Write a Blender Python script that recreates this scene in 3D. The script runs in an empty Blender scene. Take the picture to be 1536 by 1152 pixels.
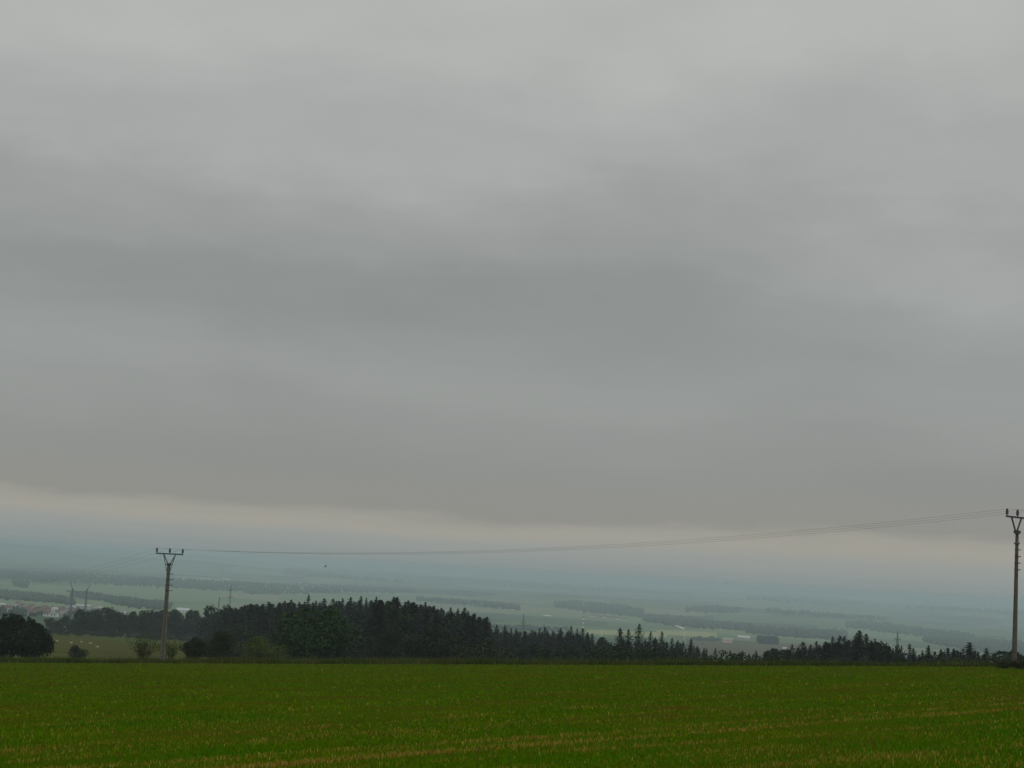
import bpy, bmesh, math, random
import numpy as np
from mathutils import Matrix, Vector

random.seed(7)
RNG = np.random.default_rng(11)
SC = bpy.context.scene
COL = SC.collection

# ------------------------------------------------------------------ camera
FPX, PXC, PYC = 2400.0, 768.0, 576.0           # focal length in pixels of the 1536-wide photograph
PITCH, ROLL, EYE = math.atan(281.5 / FPX), math.radians(3.4), 1.65
CAMR = Matrix.Rotation(math.pi / 2 + PITCH, 3, 'X') @ Matrix.Rotation(ROLL, 3, 'Z')
cam_data = bpy.data.cameras.new('camera')
cam_data.sensor_width = 36.0
cam_data.lens = 36.0 * FPX / 1536.0
cam_data.clip_start, cam_data.clip_end = 0.1, 90000.0
cam = bpy.data.objects.new('camera', cam_data)
cam.matrix_world = Matrix.Translation((0, 0, EYE)) @ CAMR.to_4x4()
COL.objects.link(cam)
SC.camera = cam

# ------------------------------------------------------------------ sky
SUN_EL, SUN_AZ = math.radians(48), math.radians(150)
world = bpy.data.worlds.new('World')
SC.world = world
world.use_nodes = True
wn, wl = world.node_tree.nodes, world.node_tree.links
wn.clear()


def wnode(t, **kw):
    n = wn.new(t)
    for k, v in kw.items():
        setattr(n, k, v)
    return n


def wmath(op, a, b=None, c=None):
    n = wnode('ShaderNodeMath', operation=op)
    for i, v in enumerate((a, b, c)):
        if v is None:
            continue
        if isinstance(v, (int, float)):
            n.inputs[i].default_value = v
        else:
            wl.new(v, n.inputs[i])
    return n.outputs[0]


def build_sky():
    tc = wnode('ShaderNodeTexCoord')
    sep = wnode('ShaderNodeSeparateXYZ')
    wl.new(tc.outputs['Generated'], sep.inputs[0])
    X, Y, Z = sep.outputs
    zc = wmath('MAXIMUM', Z, 0.0)
    el = wmath('ARCSINE', zc)
    # the cloud deck is a flat layer overhead: look it up where the view ray meets that layer
    den = wmath('ADD', zc, 0.10)
    cx, cy = wmath('DIVIDE', X, den), wmath('DIVIDE', Y, den)

    def noise(sx, sy, off, scale, detail, rough):
        cmb = wnode('ShaderNodeCombineXYZ')
        wl.new(wmath('MULTIPLY', cx, sx), cmb.inputs[0])
        wl.new(wmath('MULTIPLY', cy, sy), cmb.inputs[1])
        cmb.inputs[2].default_value = off
        nz = wnode('ShaderNodeTexNoise')
        nz.inputs['Scale'].default_value = scale
        nz.inputs['Detail'].default_value = detail
        nz.inputs['Roughness'].default_value = rough
        wl.new(cmb.outputs[0], nz.inputs['Vector'])
        return wmath('SUBTRACT', nz.outputs[0], 0.5)

    n_warp = noise(0.55, 0.55, 3.7, 1.0, 2.0, 0.45)
    n_mid = noise(0.75, 1.0, 9.1, 1.15, 4.0, 0.5)
    n_fine = noise(1.0, 1.3, 1.3, 2.6, 5.0, 0.55)
    def dir_noise(scale, loc, detail, rough, rot=.2):
        n = wnode('ShaderNodeTexNoise')
        mp = wnode('ShaderNodeMapping')
        mp.inputs['Scale'].default_value = scale
        mp.inputs['Rotation'].default_value = (0, rot, 0)
        mp.inputs['Location'].default_value = loc
        wl.new(tc.outputs['Generated'], mp.inputs['Vector'])
        wl.new(mp.outputs[0], n.inputs['Vector'])
        n.inputs['Scale'].default_value = 1.0
        n.inputs['Detail'].default_value = detail
        n.inputs['Roughness'].default_value = rough
        return wmath('SUBTRACT', n.outputs[0], 0.5)

    nb = dir_noise((4.2, 4.2, 9.0), (.7, 1.9, .3), 5.0, .55)
    nw = dir_noise((11.0, 11.0, 30.0), (2.2, .4, 5.1), 6.0, .6, .3)
    ne = dir_noise((7.0, 7.0, 48.0), (7.2, 3.4, 1.1), 6.0, .62, .12)
    # the bands of the deck wander up and down with the clouds; its lower edge is ragged
    fade = wmath('MINIMUM', wmath('POWER', wmath('MULTIPLY', el, 7.0), 2.0), 1.0)
    tilt = wmath('MULTIPLY', wmath('MINIMUM', wmath('MAXIMUM', X, -0.5), 0.5), -0.022)
    rise = wmath('MULTIPLY', wmath('MINIMUM', wmath('MAXIMUM', wmath('DIVIDE', wmath('ADD', X, .3), .3), 0.0), 1.0), .010)
    low = wmath('MINIMUM', wmath('DIVIDE', el, .036), 1.0)
    e2 = wmath('ADD', el, wmath('MULTIPLY', wmath('ADD', tilt, rise), low))
    e2 = wmath('ADD', e2, wmath('MULTIPLY', wmath('MULTIPLY', n_warp, 0.13), fade))
    e2 = wmath('ADD', e2, wmath('MULTIPLY', wmath('MULTIPLY', ne, 0.030), low))
    e2 = wmath('ADD', e2, wmath('MULTIPLY', wmath('MULTIPLY', nb, .12), fade))
    fac = wmath('DIVIDE', e2, 0.5)
    ramp = wnode('ShaderNodeValToRGB')
    cr = ramp.color_ramp
    cr.interpolation = 'EASE'
    stops = [(0.000, (.240, .284, .282)), (0.006, (.275, .308, .302)), (0.018, (.315, .332, .318)),
             (0.029, (.365, .352, .310)), (0.034, (.352, .340, .300)), (0.043, (.285, .282, .262)),
             (0.070, (.280, .287, .273)), (0.093, (.292, .301, .289)), (0.106, (.300, .310, .297)),
             (0.120, (.297, .310, .299)), (0.138, (.288, .304, .293)), (0.178, (.292, .311, .300)),
             (0.222, (.335, .345, .334)), (0.268, (.400, .410, .398)), (0.345, (.460, .472, .450)),
             (0.5, (.50, .51, .49))]
    while len(cr.elements) < len(stops):
        cr.elements.new(0.5)
    for e, (p, c) in zip(cr.elements, stops):
        e.position = p / 0.5
        e.color = (*c, 1)
    wl.new(fac, ramp.inputs[0])
    gain = wmath('ADD', 1.0, wmath('ADD', wmath('MULTIPLY', wmath('MULTIPLY', n_mid, 0.16), fade),
                                   wmath('MULTIPLY', wmath('MULTIPLY', n_fine, 0.07), fade)))
    gain = wmath('ADD', gain, wmath('MULTIPLY', wmath('MULTIPLY', nb, .22), fade))
    gain = wmath('ADD', gain, wmath('MULTIPLY', wmath('MULTIPLY', nw, .10), wmath('ADD', .25, wmath('MULTIPLY', fade, .75))))

    def patch(x0, sx, e0, se, amp):
        # a thinner (or thicker) place in the cloud deck
        a = wmath('POWER', wmath('DIVIDE', wmath('SUBTRACT', X, x0), sx), 2.0)
        b = wmath('POWER', wmath('DIVIDE', wmath('SUBTRACT', el, e0), se), 2.0)
        front = wmath('GREATER_THAN', Y, 0.0)
        return wmath('MULTIPLY', wmath('MULTIPLY', wmath('EXPONENT', wmath('MULTIPLY', wmath('ADD', a, b), -1.0)), amp), front)

    for args in ((.29, .15, .165, .060, .10), (-.06, .17, .172, .045, -.05), (-.27, .12, .124, .020, .075), (-.12, .10, .117, .014, .05),
                 (.03, .12, .110, .013, .045), (-.15, .14, .060, .012, -.03), (.27, .12, .066, .013, -.035), (-.30, .10, .190, .03, -.02)):
        gain = wmath('ADD', gain, patch(*args))
    sc = wnode('ShaderNodeVectorMath', operation='SCALE')
    wl.new(ramp.outputs[0], sc.inputs[0])
    wl.new(gain, sc.inputs['Scale'])
    cloud_bg = wnode('ShaderNodeBackground')
    wl.new(sc.outputs[0], cloud_bg.inputs[0])
    cloud_bg.inputs[1].default_value = 1.0
    sky = wnode('ShaderNodeTexSky', sky_type='NISHITA', sun_disc=False, sun_elevation=SUN_EL,
                sun_rotation=SUN_AZ, altitude=450.0, air_density=1.0, dust_density=3.0)
    sky_bg = wnode('ShaderNodeBackground')
    wl.new(sky.outputs[0], sky_bg.inputs[0])
    sky_bg.inputs[1].default_value = 0.07
    mix = wnode('ShaderNodeMixShader')
    mix.inputs[0].default_value = 0.95                      # a closed deck: little blue comes through
    wl.new(sky_bg.outputs[0], mix.inputs[1])
    wl.new(cloud_bg.outputs[0], mix.inputs[2])
    out = wnode('ShaderNodeOutputWorld')
    wl.new(mix.outputs[0], out.inputs['Surface'])


build_sky()
world.cycles.sampling_method = 'MANUAL'
world.cycles.sample_map_resolution = 512

sun_data = bpy.data.lights.new('sun', 'SUN')
sun_data.energy, sun_data.angle, sun_data.color = 0.5, math.radians(40), (1.0, 0.97, 0.92)
sun = bpy.data.objects.new('sun', sun_data)
sun_dir = Vector((math.sin(SUN_AZ) * math.cos(SUN_EL), math.cos(SUN_AZ) * math.cos(SUN_EL), math.sin(SUN_EL)))
sun.rotation_euler = sun_dir.to_track_quat('Z', 'Y').to_euler()
COL.objects.link(sun)

SC.view_settings.view_transform = 'Standard'
SC.view_settings.look = 'None'
SC.view_settings.exposure = 0.0
SC.view_settings.gamma = 1.0
SC.view_settings.use_curve_mapping = False
SC.cycles.use_denoising = True
SC.cycles.max_bounces = 4
SC.cycles.diffuse_bounces = 2
SC.cycles.volume_bounces = 1
SC.cycles.transparent_max_bounces = 6


# ------------------------------------------------------------------ where things stand
def ray(px, py):
    v = CAMR @ Vector(((px - PXC) / FPX, (PYC - py) / FPX, -1.0))
    return v / v.y


_L, _R = ray(0, 994) * 148.0, ray(1536, 1000) * 100.0
EDGE_SLOPE = (_R.y - _L.y) / (_R.x - _L.x)                   # the far edge of the crop field in plan
PA, PB = np.linalg.solve(np.array([[_L.x, _L.y], [_R.x, _R.y]]), np.array([_L.z + EYE, _R.z + EYE]))


def edge_y(x):
    return _L.y + EDGE_SLOPE * (x - _L.x)


CURVE_D = np.array([1, 150, 250, 350, 500, 800, 1200, 1700, 2200, 3000, 4000, 5500, 8000, 12000, 16000, 20000, 25000, 40000.])
CURVE_V = np.array([.070, .070, .0715, .068, .062, .0525, .0478, .0435, .0398, .0335, .0272, .0207, .0142, .0095, .0072, .0058, .0050, .0045])


def smooth(t):
    t = np.clip(t, 0, 1)
    return t * t * (3 - 2 * t)


def hills(x, y):
    n = (np.sin(x * .0011 + 1.3) * np.cos(y * .00083 + .4) + .7 * np.sin(x * .0021 + y * .0014 + 2.1)
         + .5 * np.sin(x * .0008 - y * .0019 + .7) + .35 * np.sin(x * .0043 + y * .0009) * np.cos(y * .0031))
    r = np.sqrt(x * x + y * y)
    fold = np.sin(y * .0034 + .8 * np.sin(x * .0009) + .4) + .6 * np.sin(y * .0061 - x * .0013 + 1.9) * np.sin(x * .0017 + .5)
    n = n + .75 * fold * smooth((r - 5000) / 4000)
    return n * (9.0 * smooth((r - 2600) / 5000) + 15.0 * smooth((r - 7500) / 7000)) + .12 * n * smooth((r - 160) / 700)


def plane_z(x, y):
    xs = np.where(x < -55, -55 + 20 * np.tanh((x + 55) / 20), np.where(x > 37, 37 + 8 * np.tanh((x - 37) / 8), x))
    ys = np.where(y < -40, -40 + 20 * np.tanh((y + 40) / 20), y)
    return -EYE + PA * xs + PB * np.minimum(ys, 400)


def ground_rel(x, y):
    x, y = np.asarray(x, float), np.asarray(y, float)
    r = np.sqrt(x * x + y * y)
    far = -r * np.interp(r, CURVE_D, CURVE_V) + hills(x, y)
    far = far + r * .0035 * smooth((-x / np.maximum(r, 1) - .06) / .24) * smooth((r - 9000) / 9000)   # the land rises to the far left
    far = np.where(far > -12, -12 + 14 * np.tanh((far + 12) / 14), far)
    s = y - edge_y(x)
    w = smooth((s - 2.0) / 110.0)
    return plane_z(x, y) * (1 - w) + far * w


def ground_z(x, y):
    return ground_rel(x, y) + EYE


def at(px, d):
    """The spot on the ground at distance d (along the view) in the direction of column px of the far land."""
    py = 858 + (px - PXC) * math.tan(ROLL) + 60
    v = ray(px, py)
    x, y = v.x * d, d
    return Vector((x, y, float(ground_z(x, y))))


def height_at(p, px, py):
    """How high above the ground spot p a thing reaches that shows its top at row py."""
    return ray(px, py).z * p.y + EYE - p.z


_DS = np.geomspace(130, 24000, 900)


def hit(px, py):
    v = ray(px, py)
    g = ground_rel(v.x * _DS, _DS)
    below = np.nonzero(v.z * _DS <= g)[0]
    d = _DS[below[0]] if len(below) else 23000.0
    return v.x * d, d


# ------------------------------------------------------------------ helpers
def mesh_np(name, verts, faces):
    verts = np.asarray(verts, np.float32).reshape(-1, 3)
    faces = np.asarray(faces, np.int32)
    me = bpy.data.meshes.new(name)
    n, k = faces.shape
    me.vertices.add(len(verts))
    me.vertices.foreach_set('co', verts.ravel())
    me.loops.add(n * k)
    me.loops.foreach_set('vertex_index', faces.ravel())
    me.polygons.add(n)
    me.polygons.foreach_set('loop_start', np.arange(0, n * k, k, dtype=np.int32))
    me.polygons.foreach_set('loop_total', np.full(n, k, np.int32))
    me.update(calc_edges=True)
    return me


def obj(name, me, mat=None, parent=None, smooth_shade=False):
    o = bpy.data.objects.new(name, me)
    COL.objects.link(o)
    if mat is not None and me is not None and not me.materials:
        me.materials.append(mat)
    if parent is not None:
        o.parent = parent
    if smooth_shade:
        me.polygons.foreach_set('use_smooth', np.ones(len(me.polygons), bool))
    return o


def tag(o, label, cat=None, group=None, kind=None):
    o['label'] = label
    if cat:
        o['category'] = cat
    if group:
        o['group'] = group
    if kind:
        o['kind'] = kind
    return o


def empty(name, loc=(0, 0, 0), rz=0.0):
    o = bpy.data.objects.new(name, None)
    o.empty_display_size = 0.2
    COL.objects.link(o)
    o.location = loc
    o.rotation_euler = (0, 0, rz)
    return o


def copy_tree(src, parent=None):
    c = src.copy()
    COL.objects.link(c)
    if parent is not None:
        c.parent = parent
    for ch in src.children:
        copy_tree(ch, c)
    return c


class MB:
    """Collects simple solids for one mesh."""

    def __init__(self):
        self.bm = bmesh.new()

    def box(self, c, size, rot=None):
        m = Matrix.Translation(c) @ (rot.to_4x4() if rot else Matrix.Identity(4)) @ Matrix.Diagonal((*size, 1))
        bmesh.ops.create_cube(self.bm, size=1.0, matrix=m)
        return self

    def bar(self, a, b, w, w2=None, seg=4):
        a, b = Vector(a), Vector(b)
        d = b - a
        if d.length < 1e-6:
            return self
        q = d.to_track_quat('Z', 'Y').to_matrix().to_4x4()
        m = Matrix.Translation((a + b) / 2) @ q @ Matrix.Rotation(math.pi / 4 if seg == 4 else 0, 4, 'Z')
        k = 1 / math.sqrt(2) if seg == 4 else .5
        bmesh.ops.create_cone(self.bm, cap_ends=True, segments=seg, radius1=w * k, radius2=(w2 if w2 is not None else w) * k,
                              depth=d.length, matrix=m)
        return self

    def lathe(self, prof, seg=12, loc=(0, 0, 0)):
        rings = []
        for r, z in prof:
            rings.append([self.bm.verts.new((loc[0] + r * math.cos(2 * math.pi * i / seg), loc[1] + r * math.sin(2 * math.pi * i / seg), loc[2] + z))
                          for i in range(seg)])
        for a, b in zip(rings, rings[1:]):
            for i in range(seg):
                self.bm.faces.new((a[i], a[(i + 1) % seg], b[(i + 1) % seg], b[i]))
        self.bm.faces.new(list(reversed(rings[0])))
        self.bm.faces.new(rings[-1])
        return self

    def prism(self, poly, depth_a, depth_b):
        """A polygon in x,z drawn from y=depth_a to y=depth_b."""
        a = [self.bm.verts.new((x, depth_a, z)) for x, z in poly]
        b = [self.bm.verts.new((x, depth_b, z)) for x, z in poly]
        self.bm.faces.new(a)
        self.bm.faces.new(list(reversed(b)))
        n = len(poly)
        for i in range(n):
            self.bm.faces.new((a[(i + 1) % n], a[i], b[i], b[(i + 1) % n]))
        return self

    def mesh(self, name):
        me = bpy.data.meshes.new(name)
        bmesh.ops.recalc_face_normals(self.bm, faces=self.bm.faces)
        self.bm.to_mesh(me)
        self.bm.free()
        return me

    def build(self, name, mat, parent=None):
        return obj(name, self.mesh(name), mat, parent)


# ------------------------------------------------------------------ materials
class Mat:
    def __init__(self, name, rough=0.9, spec=0.15):
        self.m = bpy.data.materials.new(name)
        self.m.use_nodes = True
        self.nt = self.m.node_tree
        self.b = self.nt.nodes['Principled BSDF']
        self.b.inputs['Roughness'].default_value = rough
        self.b.inputs['Specular IOR Level'].default_value = spec

    def n(self, t, **kw):
        x = self.nt.nodes.new(t)
        for k, v in kw.items():
            setattr(x, k, v)
        return x

    def link(self, a, b):
        self.nt.links.new(a, b)

    def noise(self, vec, scale, detail=4, rough=.55, dist=0.0):
        x = self.n('ShaderNodeTexNoise')
        x.inputs['Scale'].default_value = scale
        x.inputs['Detail'].default_value = detail
        x.inputs['Roughness'].default_value = rough
        x.inputs['Distortion'].default_value = dist
        if vec is not None:
            self.link(vec, x.inputs['Vector'])
        return x.outputs[0]

    def ramp(self, fac, stops, interp='LINEAR'):
        r = self.n('ShaderNodeValToRGB')
        r.color_ramp.interpolation = interp
        while len(r.color_ramp.elements) < len(stops):
            r.color_ramp.elements.new(.5)
        for e, (p, c) in zip(r.color_ramp.elements, stops):
            e.position, e.color = p, (*c, 1)
        self.link(fac, r.inputs[0])
        return r.outputs[0]

    def mix(self, fac, a, b, blend='MIX'):
        x = self.n('ShaderNodeMix', data_type='RGBA', blend_type=blend)
        for s, v in ((x.inputs[0], fac), (x.inputs[6], a), (x.inputs[7], b)):
            if isinstance(v, (int, float)):
                s.default_value = v
            elif isinstance(v, tuple):
                s.default_value = (*v, 1)
            else:
                self.link(v, s)
        return x.outputs[2]

    def math(self, op, a, b=0.0):
        x = self.n('ShaderNodeMath', operation=op)
        for i, v in enumerate((a, b)):
            if isinstance(v, (int, float)):
                x.inputs[i].default_value = v
            else:
                self.link(v, x.inputs[i])
        return x.outputs[0]

    def color(self, c):
        self.link(c, self.b.inputs['Base Color'])
        return self.m

    def bump(self, h, strength=.3, dist=.02):
        x = self.n('ShaderNodeBump')
        x.inputs['Strength'].default_value = strength
        x.inputs['Distance'].default_value = dist
        self.link(h, x.inputs['Height'])
        self.link(x.outputs[0], self.b.inputs['Normal'])


def worn(name, c1, c2, scale=2.0, rough=.85, spec=.2, bump=0.0):
    k = Mat(name, rough, spec)
    tc = k.n('ShaderNodeTexCoord')
    h = k.noise(tc.outputs['Object'], scale, 6, .6)
    col = k.ramp(h, [(.3, c1), (.7, c2)])
    if bump:
        k.bump(h, bump)
    return k.color(col)


def leaf_mat(name, c1, c2, c3, trans=0.0):
    """Foliage: each leaf and each tree a slightly different green."""
    k = Mat(name, .75, .12)
    oi, geo = k.n('ShaderNodeObjectInfo'), k.n('ShaderNodeNewGeometry')
    tc = k.n('ShaderNodeTexCoord')
    leaf = k.ramp(geo.outputs['Random Per Island'], [(0, c1), (.55, c2), (1, c3)])
    clump = k.noise(tc.outputs['Object'], 1.1, 2)
    f = k.math('ADD', k.math('MULTIPLY', oi.outputs['Random'], .6), k.math('MULTIPLY', clump, .5))
    tone = k.ramp(f, [(.15, (.62, .66, .7)), (.9, (1.3, 1.22, 1.05))])
    return k.color(k.mix(1.0, leaf, tone, 'MULTIPLY'))


def ground_mat():
    k = Mat('valley_land', 1.0, .0)
    geo = k.n('ShaderNodeNewGeometry')
    pos = geo.outputs['Position']
    mp = k.n('ShaderNodeMapping')
    mp.inputs['Rotation'].default_value = (0, 0, .35)
    mp.inputs['Scale'].default_value = (1 / 420, 1 / 760, 0)
    k.link(pos, mp.inputs['Vector'])
    warp = k.n('ShaderNodeVectorMath', operation='ADD')
    k.link(mp.outputs[0], warp.inputs[0])
    nz = k.n('ShaderNodeTexNoise')
    nz.inputs['Scale'].default_value = .9
    k.link(mp.outputs[0], nz.inputs['Vector'])
    sc = k.n('ShaderNodeVectorMath', operation='SCALE')
    k.link(nz.outputs['Color'], sc.inputs[0])
    sc.inputs['Scale'].default_value = .35
    k.link(sc.outputs[0], warp.inputs[1])
    vo = k.n('ShaderNodeTexVoronoi', feature='F1', distance='CHEBYCHEV')
    vo.inputs['Scale'].default_value = 1.0
    vo.inputs['Randomness'].default_value = .9
    k.link(warp.outputs[0], vo.inputs['Vector'])
    sepc = k.n('ShaderNodeSeparateColor')
    k.link(vo.outputs['Color'], sepc.inputs[0])
    parcels = k.ramp(sepc.outputs[0], [(0, (.0700, .1120, .0700)), (.25, (.1400, .2030, .1050)), (.45, (.0980, .1470, .0840)),
                                      (.6, (.1890, .2520, .1330)), (.75, (.1190, .1750, .0980)), (.88, (.2450, .2590, .1610)), (1, (.1540, .2100, .1190))], 'CONSTANT')
    fine = k.noise(pos, .02, 5, .6)
    parcels = k.mix(.5, parcels, k.ramp(fine, [(.3, (.6, .62, .6)), (.7, (1.2, 1.2, 1.15))]), 'MULTIPLY')
    # rough pasture on the near slope
    past = k.ramp(k.noise(pos, .035, 6, .62), [(.3, (.060, .078, .018)), (.5, (.085, .095, .024)), (.72, (.125, .110, .034))])
    past = k.mix(.6, past, k.ramp(k.noise(pos, .9, 4, .6), [(.3, (.65, .65, .65)), (.7, (1.2, 1.2, 1.1))]), 'MULTIPLY')
    ln = k.n('ShaderNodeVectorMath', operation='LENGTH')
    k.link(pos, ln.inputs[0])
    mr = k.n('ShaderNodeMapRange')
    mr.inputs[1].default_value, mr.inputs[2].default_value = 780, 980
    k.link(ln.outputs['Value'], mr.inputs[0])
    return k.color(k.mix(mr.outputs[0], past, parcels))


def parcel_mat(name, c1, c2, s=.02):
    k = Mat(name, 1.0, 0.0)
    geo = k.n('ShaderNodeNewGeometry')
    return k.color(k.ramp(k.noise(geo.outputs['Position'], s, 5, .6), [(.3, c1), (.7, c2)]))


def field_mat():
    k = Mat('young_crop_soil', 1.0, 0.0)
    geo = k.n('ShaderNodeNewGeometry')
    pos = geo.outputs['Position']
    a = k.noise(pos, .35, 5, .6)
    b = k.noise(pos, 7.0, 4, .65)
    f = k.math('ADD', k.math('MULTIPLY', a, .55), k.math('MULTIPLY', b, .45))
    k.bump(b, .6, .03)
    return k.color(k.ramp(f, [(.36, (.080, .050, .008)), (.5, (.062, .075, .003)), (.64, (.050, .100, .002))]))


M = {}
M['ground'] = ground_mat()
M['field'] = field_mat()
M['concrete'] = worn('weathered_concrete', (.105, .100, .085), (.175, .165, .140), 3.0, .9, .2, .2)
M['concrete_dark'] = worn('stained_concrete', (.085, .07, .055), (.16, .135, .11), 3.0, .9, .2, .2)
M['steel'] = worn('painted_steel', (.035, .045, .045), (.07, .08, .08), 6, .6, .4)
M['porcelain'] = worn('brown_porcelain', (.010, .008, .007), (.022, .017, .014), 5, .35, .5)
M['wire'] = worn('aluminium_wire', (.14, .14, .135), (.20, .20, .195), 3, .6, .4)
M['bark'] = worn('bark', (.025, .020, .015), (.06, .048, .036), 3, .95, .1)
M['lattice'] = worn('galvanised_lattice', (.055, .06, .062), (.09, .095, .095), 3, .7, .3)
M['spruce'] = leaf_mat('spruce_needles', (.0061, .0116, .0082), (.0088, .0163, .0102), (.0136, .0231, .0122))
M['broad'] = leaf_mat('broadleaf_foliage', (.0095, .0190, .0061), (.0150, .0286, .0082), (.0245, .0422, .0109))
M['bright'] = leaf_mat('fresh_foliage', (.0122, .0326, .0054), (.0204, .0503, .0075), (.0313, .0680, .0109))
M['dull'] = leaf_mat('dusky_foliage', (.015, .022, .010), (.025, .034, .014), (.042, .048, .020))
M['yellow'] = leaf_mat('yellowish_foliage', (.046, .068, .012), (.070, .098, .018), (.105, .125, .030))
M['dark'] = leaf_mat('dark_foliage', (.008, .014, .005), (.013, .021, .007), (.020, .032, .010))
M['wood'] = leaf_mat('far_wood_canopy', (.028, .050, .040), (.041, .068, .052), (.058, .088, .060))
M['wall_white'] = worn('white_render', (.62, .61, .57), (.75, .74, .70), .6)
M['wall_cream'] = worn('cream_render', (.55, .47, .33), (.66, .58, .44), .6)
M['wall_pink'] = worn('pinkish_render', (.55, .40, .33), (.64, .50, .43), .6)
M['wall_grey'] = worn('grey_render', (.32, .32, .32), (.42, .42, .41), .6)
M['roof_red'] = worn('red_tiles', (.13, .075, .060), (.19, .115, .095), .8)
M['roof_brown'] = worn('brown_tiles', (.12, .07, .055), (.18, .11, .085), .8)
M['roof_grey'] = worn('grey_sheet_roof', (.20, .21, .22), (.28, .29, .30), .8)
M['roof_white'] = worn('white_sheet_roof', (.52, .53, .53), (.66, .66, .65), .4)
M['red_paint'] = worn('red_paint', (.36, .19, .16), (.46, .27, .23), .6)
M['white_paint'] = worn('white_paint', (.72, .72, .70), (.82, .82, .80), .6)
M['wool'] = worn('fleece', (.36, .33, .24), (.50, .46, .35), 6)
M['bird'] = worn('dark_plumage', (.015, .016, .018), (.04, .04, .042), 20)


# ------------------------------------------------------------------ the land
def build_ground():
    az = np.concatenate([np.arange(-180, -30, 3.0), np.arange(-30, 30, .16), np.arange(30, 180, 3.0)])
    az = np.radians(az)
    rr = np.concatenate([[0.0001], np.geomspace(3, 25000, 235)])
    A, Rr = np.meshgrid(az, rr)
    x, y = Rr * np.sin(A), Rr * np.cos(A)
    z = ground_z(x, y)
    # under the crop the land lies a little below the sheet of the field
    s = y - edge_y(x)
    z = z - .25 * smooth((1.2 - s) / 1.0) * (Rr < 400)
    nr, na = A.shape
    idx = np.arange(nr * na).reshape(nr, na)
    j2 = np.roll(idx, -1, axis=1)
    f = np.stack([idx[:-1], j2[:-1], j2[1:], idx[1:]], -1).reshape(-1, 4)[:, ::-1]
    o = obj('ground', mesh_np('ground', np.stack([x, y, z], -1), f), M['ground'], smooth_shade=True)
    tag(o, 'hillside falling away to a wide hazy farmland valley', kind='structure')
    return float(z.min()), float(z.max())


def build_field():
    xs = np.arange(-90, 91, 1.5)
    ts = np.concatenate([np.linspace(-30, 20, 20), np.linspace(20, 60, 60)[1:]]) / 60.0
    X, T = np.meshgrid(xs, ts)
    Ye = np.maximum(edge_y(X), 30)
    Y = np.where(T > 0, T * Ye, T * 60)
    Z = plane_z(X, Y) + EYE + .02 * np.sin(X * .9 + Y * .31) * np.cos(Y * .7)
    n0, n1 = X.shape
    idx = np.arange(n0 * n1).reshape(n0, n1)
    f = np.stack([idx[:-1, :-1], idx[:-1, 1:], idx[1:, 1:], idx[1:, :-1]], -1).reshape(-1, 4)
    o = obj('field', mesh_np('field', np.stack([X, Y, Z], -1), f), M['field'], smooth_shade=True)
    tag(o, 'near field of young green crop over straw stubble', kind='structure')


GZMIN, GZMAX = build_ground()
build_field()


def parcel(label, pts_top, pts_bot, mat, name='field', nx=24, ny=6, lift=None):
    """A cultivated plot draped over the valley between two lines of sight."""
    tx, ty = zip(*pts_top)
    bx, by = zip(*pts_bot)
    V = []
    for j in range(ny + 1):
        for i in range(nx + 1):
            px = tx[0] + (tx[-1] - tx[0]) * i / nx
            t = j / ny
            py = np.interp(px, tx, ty) * (1 - t) + np.interp(px, bx, by) * t
            x, y = hit(px, py)
            V.append((x, y, float(ground_z(x, y)) + (lift if lift is not None else .3 + y * 2e-4)))
    idx = np.arange(len(V)).reshape(ny + 1, nx + 1)
    f = np.stack([idx[1:, :-1], idx[1:, 1:], idx[:-1, 1:], idx[:-1, :-1]], -1).reshape(-1, 4)
    o = obj(name, mesh_np(name, V, f), mat, smooth_shade=True)
    tag(o, label, kind='structure')
    return o


P_pale = parcel_mat('pale_cereal', (.2800, .3080, .1400), (.3640, .3780, .1820))
P_green = parcel_mat('bright_grassland', (.1540, .2240, .1190), (.1890, .2590, .1400))
P_mid = parcel_mat('grassland', (.1232, .1848, .1008), (.1540, .2170, .1232))
P_brown = parcel_mat('bare_soil', (.095, .085, .050), (.135, .118, .075))
P_tan = parcel_mat('dry_pasture', (.066, .072, .016), (.096, .090, .022), .05)
P_mead = parcel_mat('green_meadow', (.062, .085, .020), (.082, .108, .028), .05)

parcel('green meadow strip below the left tree row', [(60, 944), (130, 948), (245, 959)], [(60, 951), (130, 957), (245, 971)], P_mead, 'meadow', lift=.12)
parcel('tan dry pasture with pale sheep', [(60, 951.6), (130, 957.6), (245, 971.6)], [(60, 977), (130, 981), (245, 986)], P_tan, 'pasture', lift=.12)
parcel('pale yellow cereal field beyond the spruces', [(880, 945), (925, 946.5), (1000, 950)], [(880, 952), (925, 954), (1000, 958)], P_pale)
parcel('brown bare field in the gap between the woods', [(1030, 960), (1100, 964), (1250, 967)], [(1030, 980), (1100, 985), (1250, 990)], P_brown)
parcel('bright green field under the far left wood', [(0, 873), (120, 880), (330, 889)], [(0, 884), (120, 896), (330, 908)], P_green)
parcel('pale green field across the far left slope', [(0, 828), (150, 835), (330, 848)], [(0, 850), (150, 858), (330, 868)], P_mid)
parcel('light field below the long middle wood', [(535, 871), (640, 877), (760, 884)], [(535, 875), (640, 882), (760, 890)], P_green)
parcel('light green field above the spruce tops', [(420, 888), (560, 894), (730, 902)], [(420, 900), (560, 906), (730, 912)], P_green)
parcel('light field right of the striped chimney', [(910, 934), (960, 935), (1040, 937)], [(910, 941), (960, 942), (1040, 944)], P_mid)
parcel('broad light field in the right valley', [(1070, 921), (1200, 926), (1536, 944)], [(1070, 932), (1200, 938), (1536, 958)], P_mid)
parcel('pale band under the right wood', [(1235, 944), (1330, 951), (1440, 960)], [(1235, 950), (1330, 960), (1440, 968)], P_green)
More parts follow.
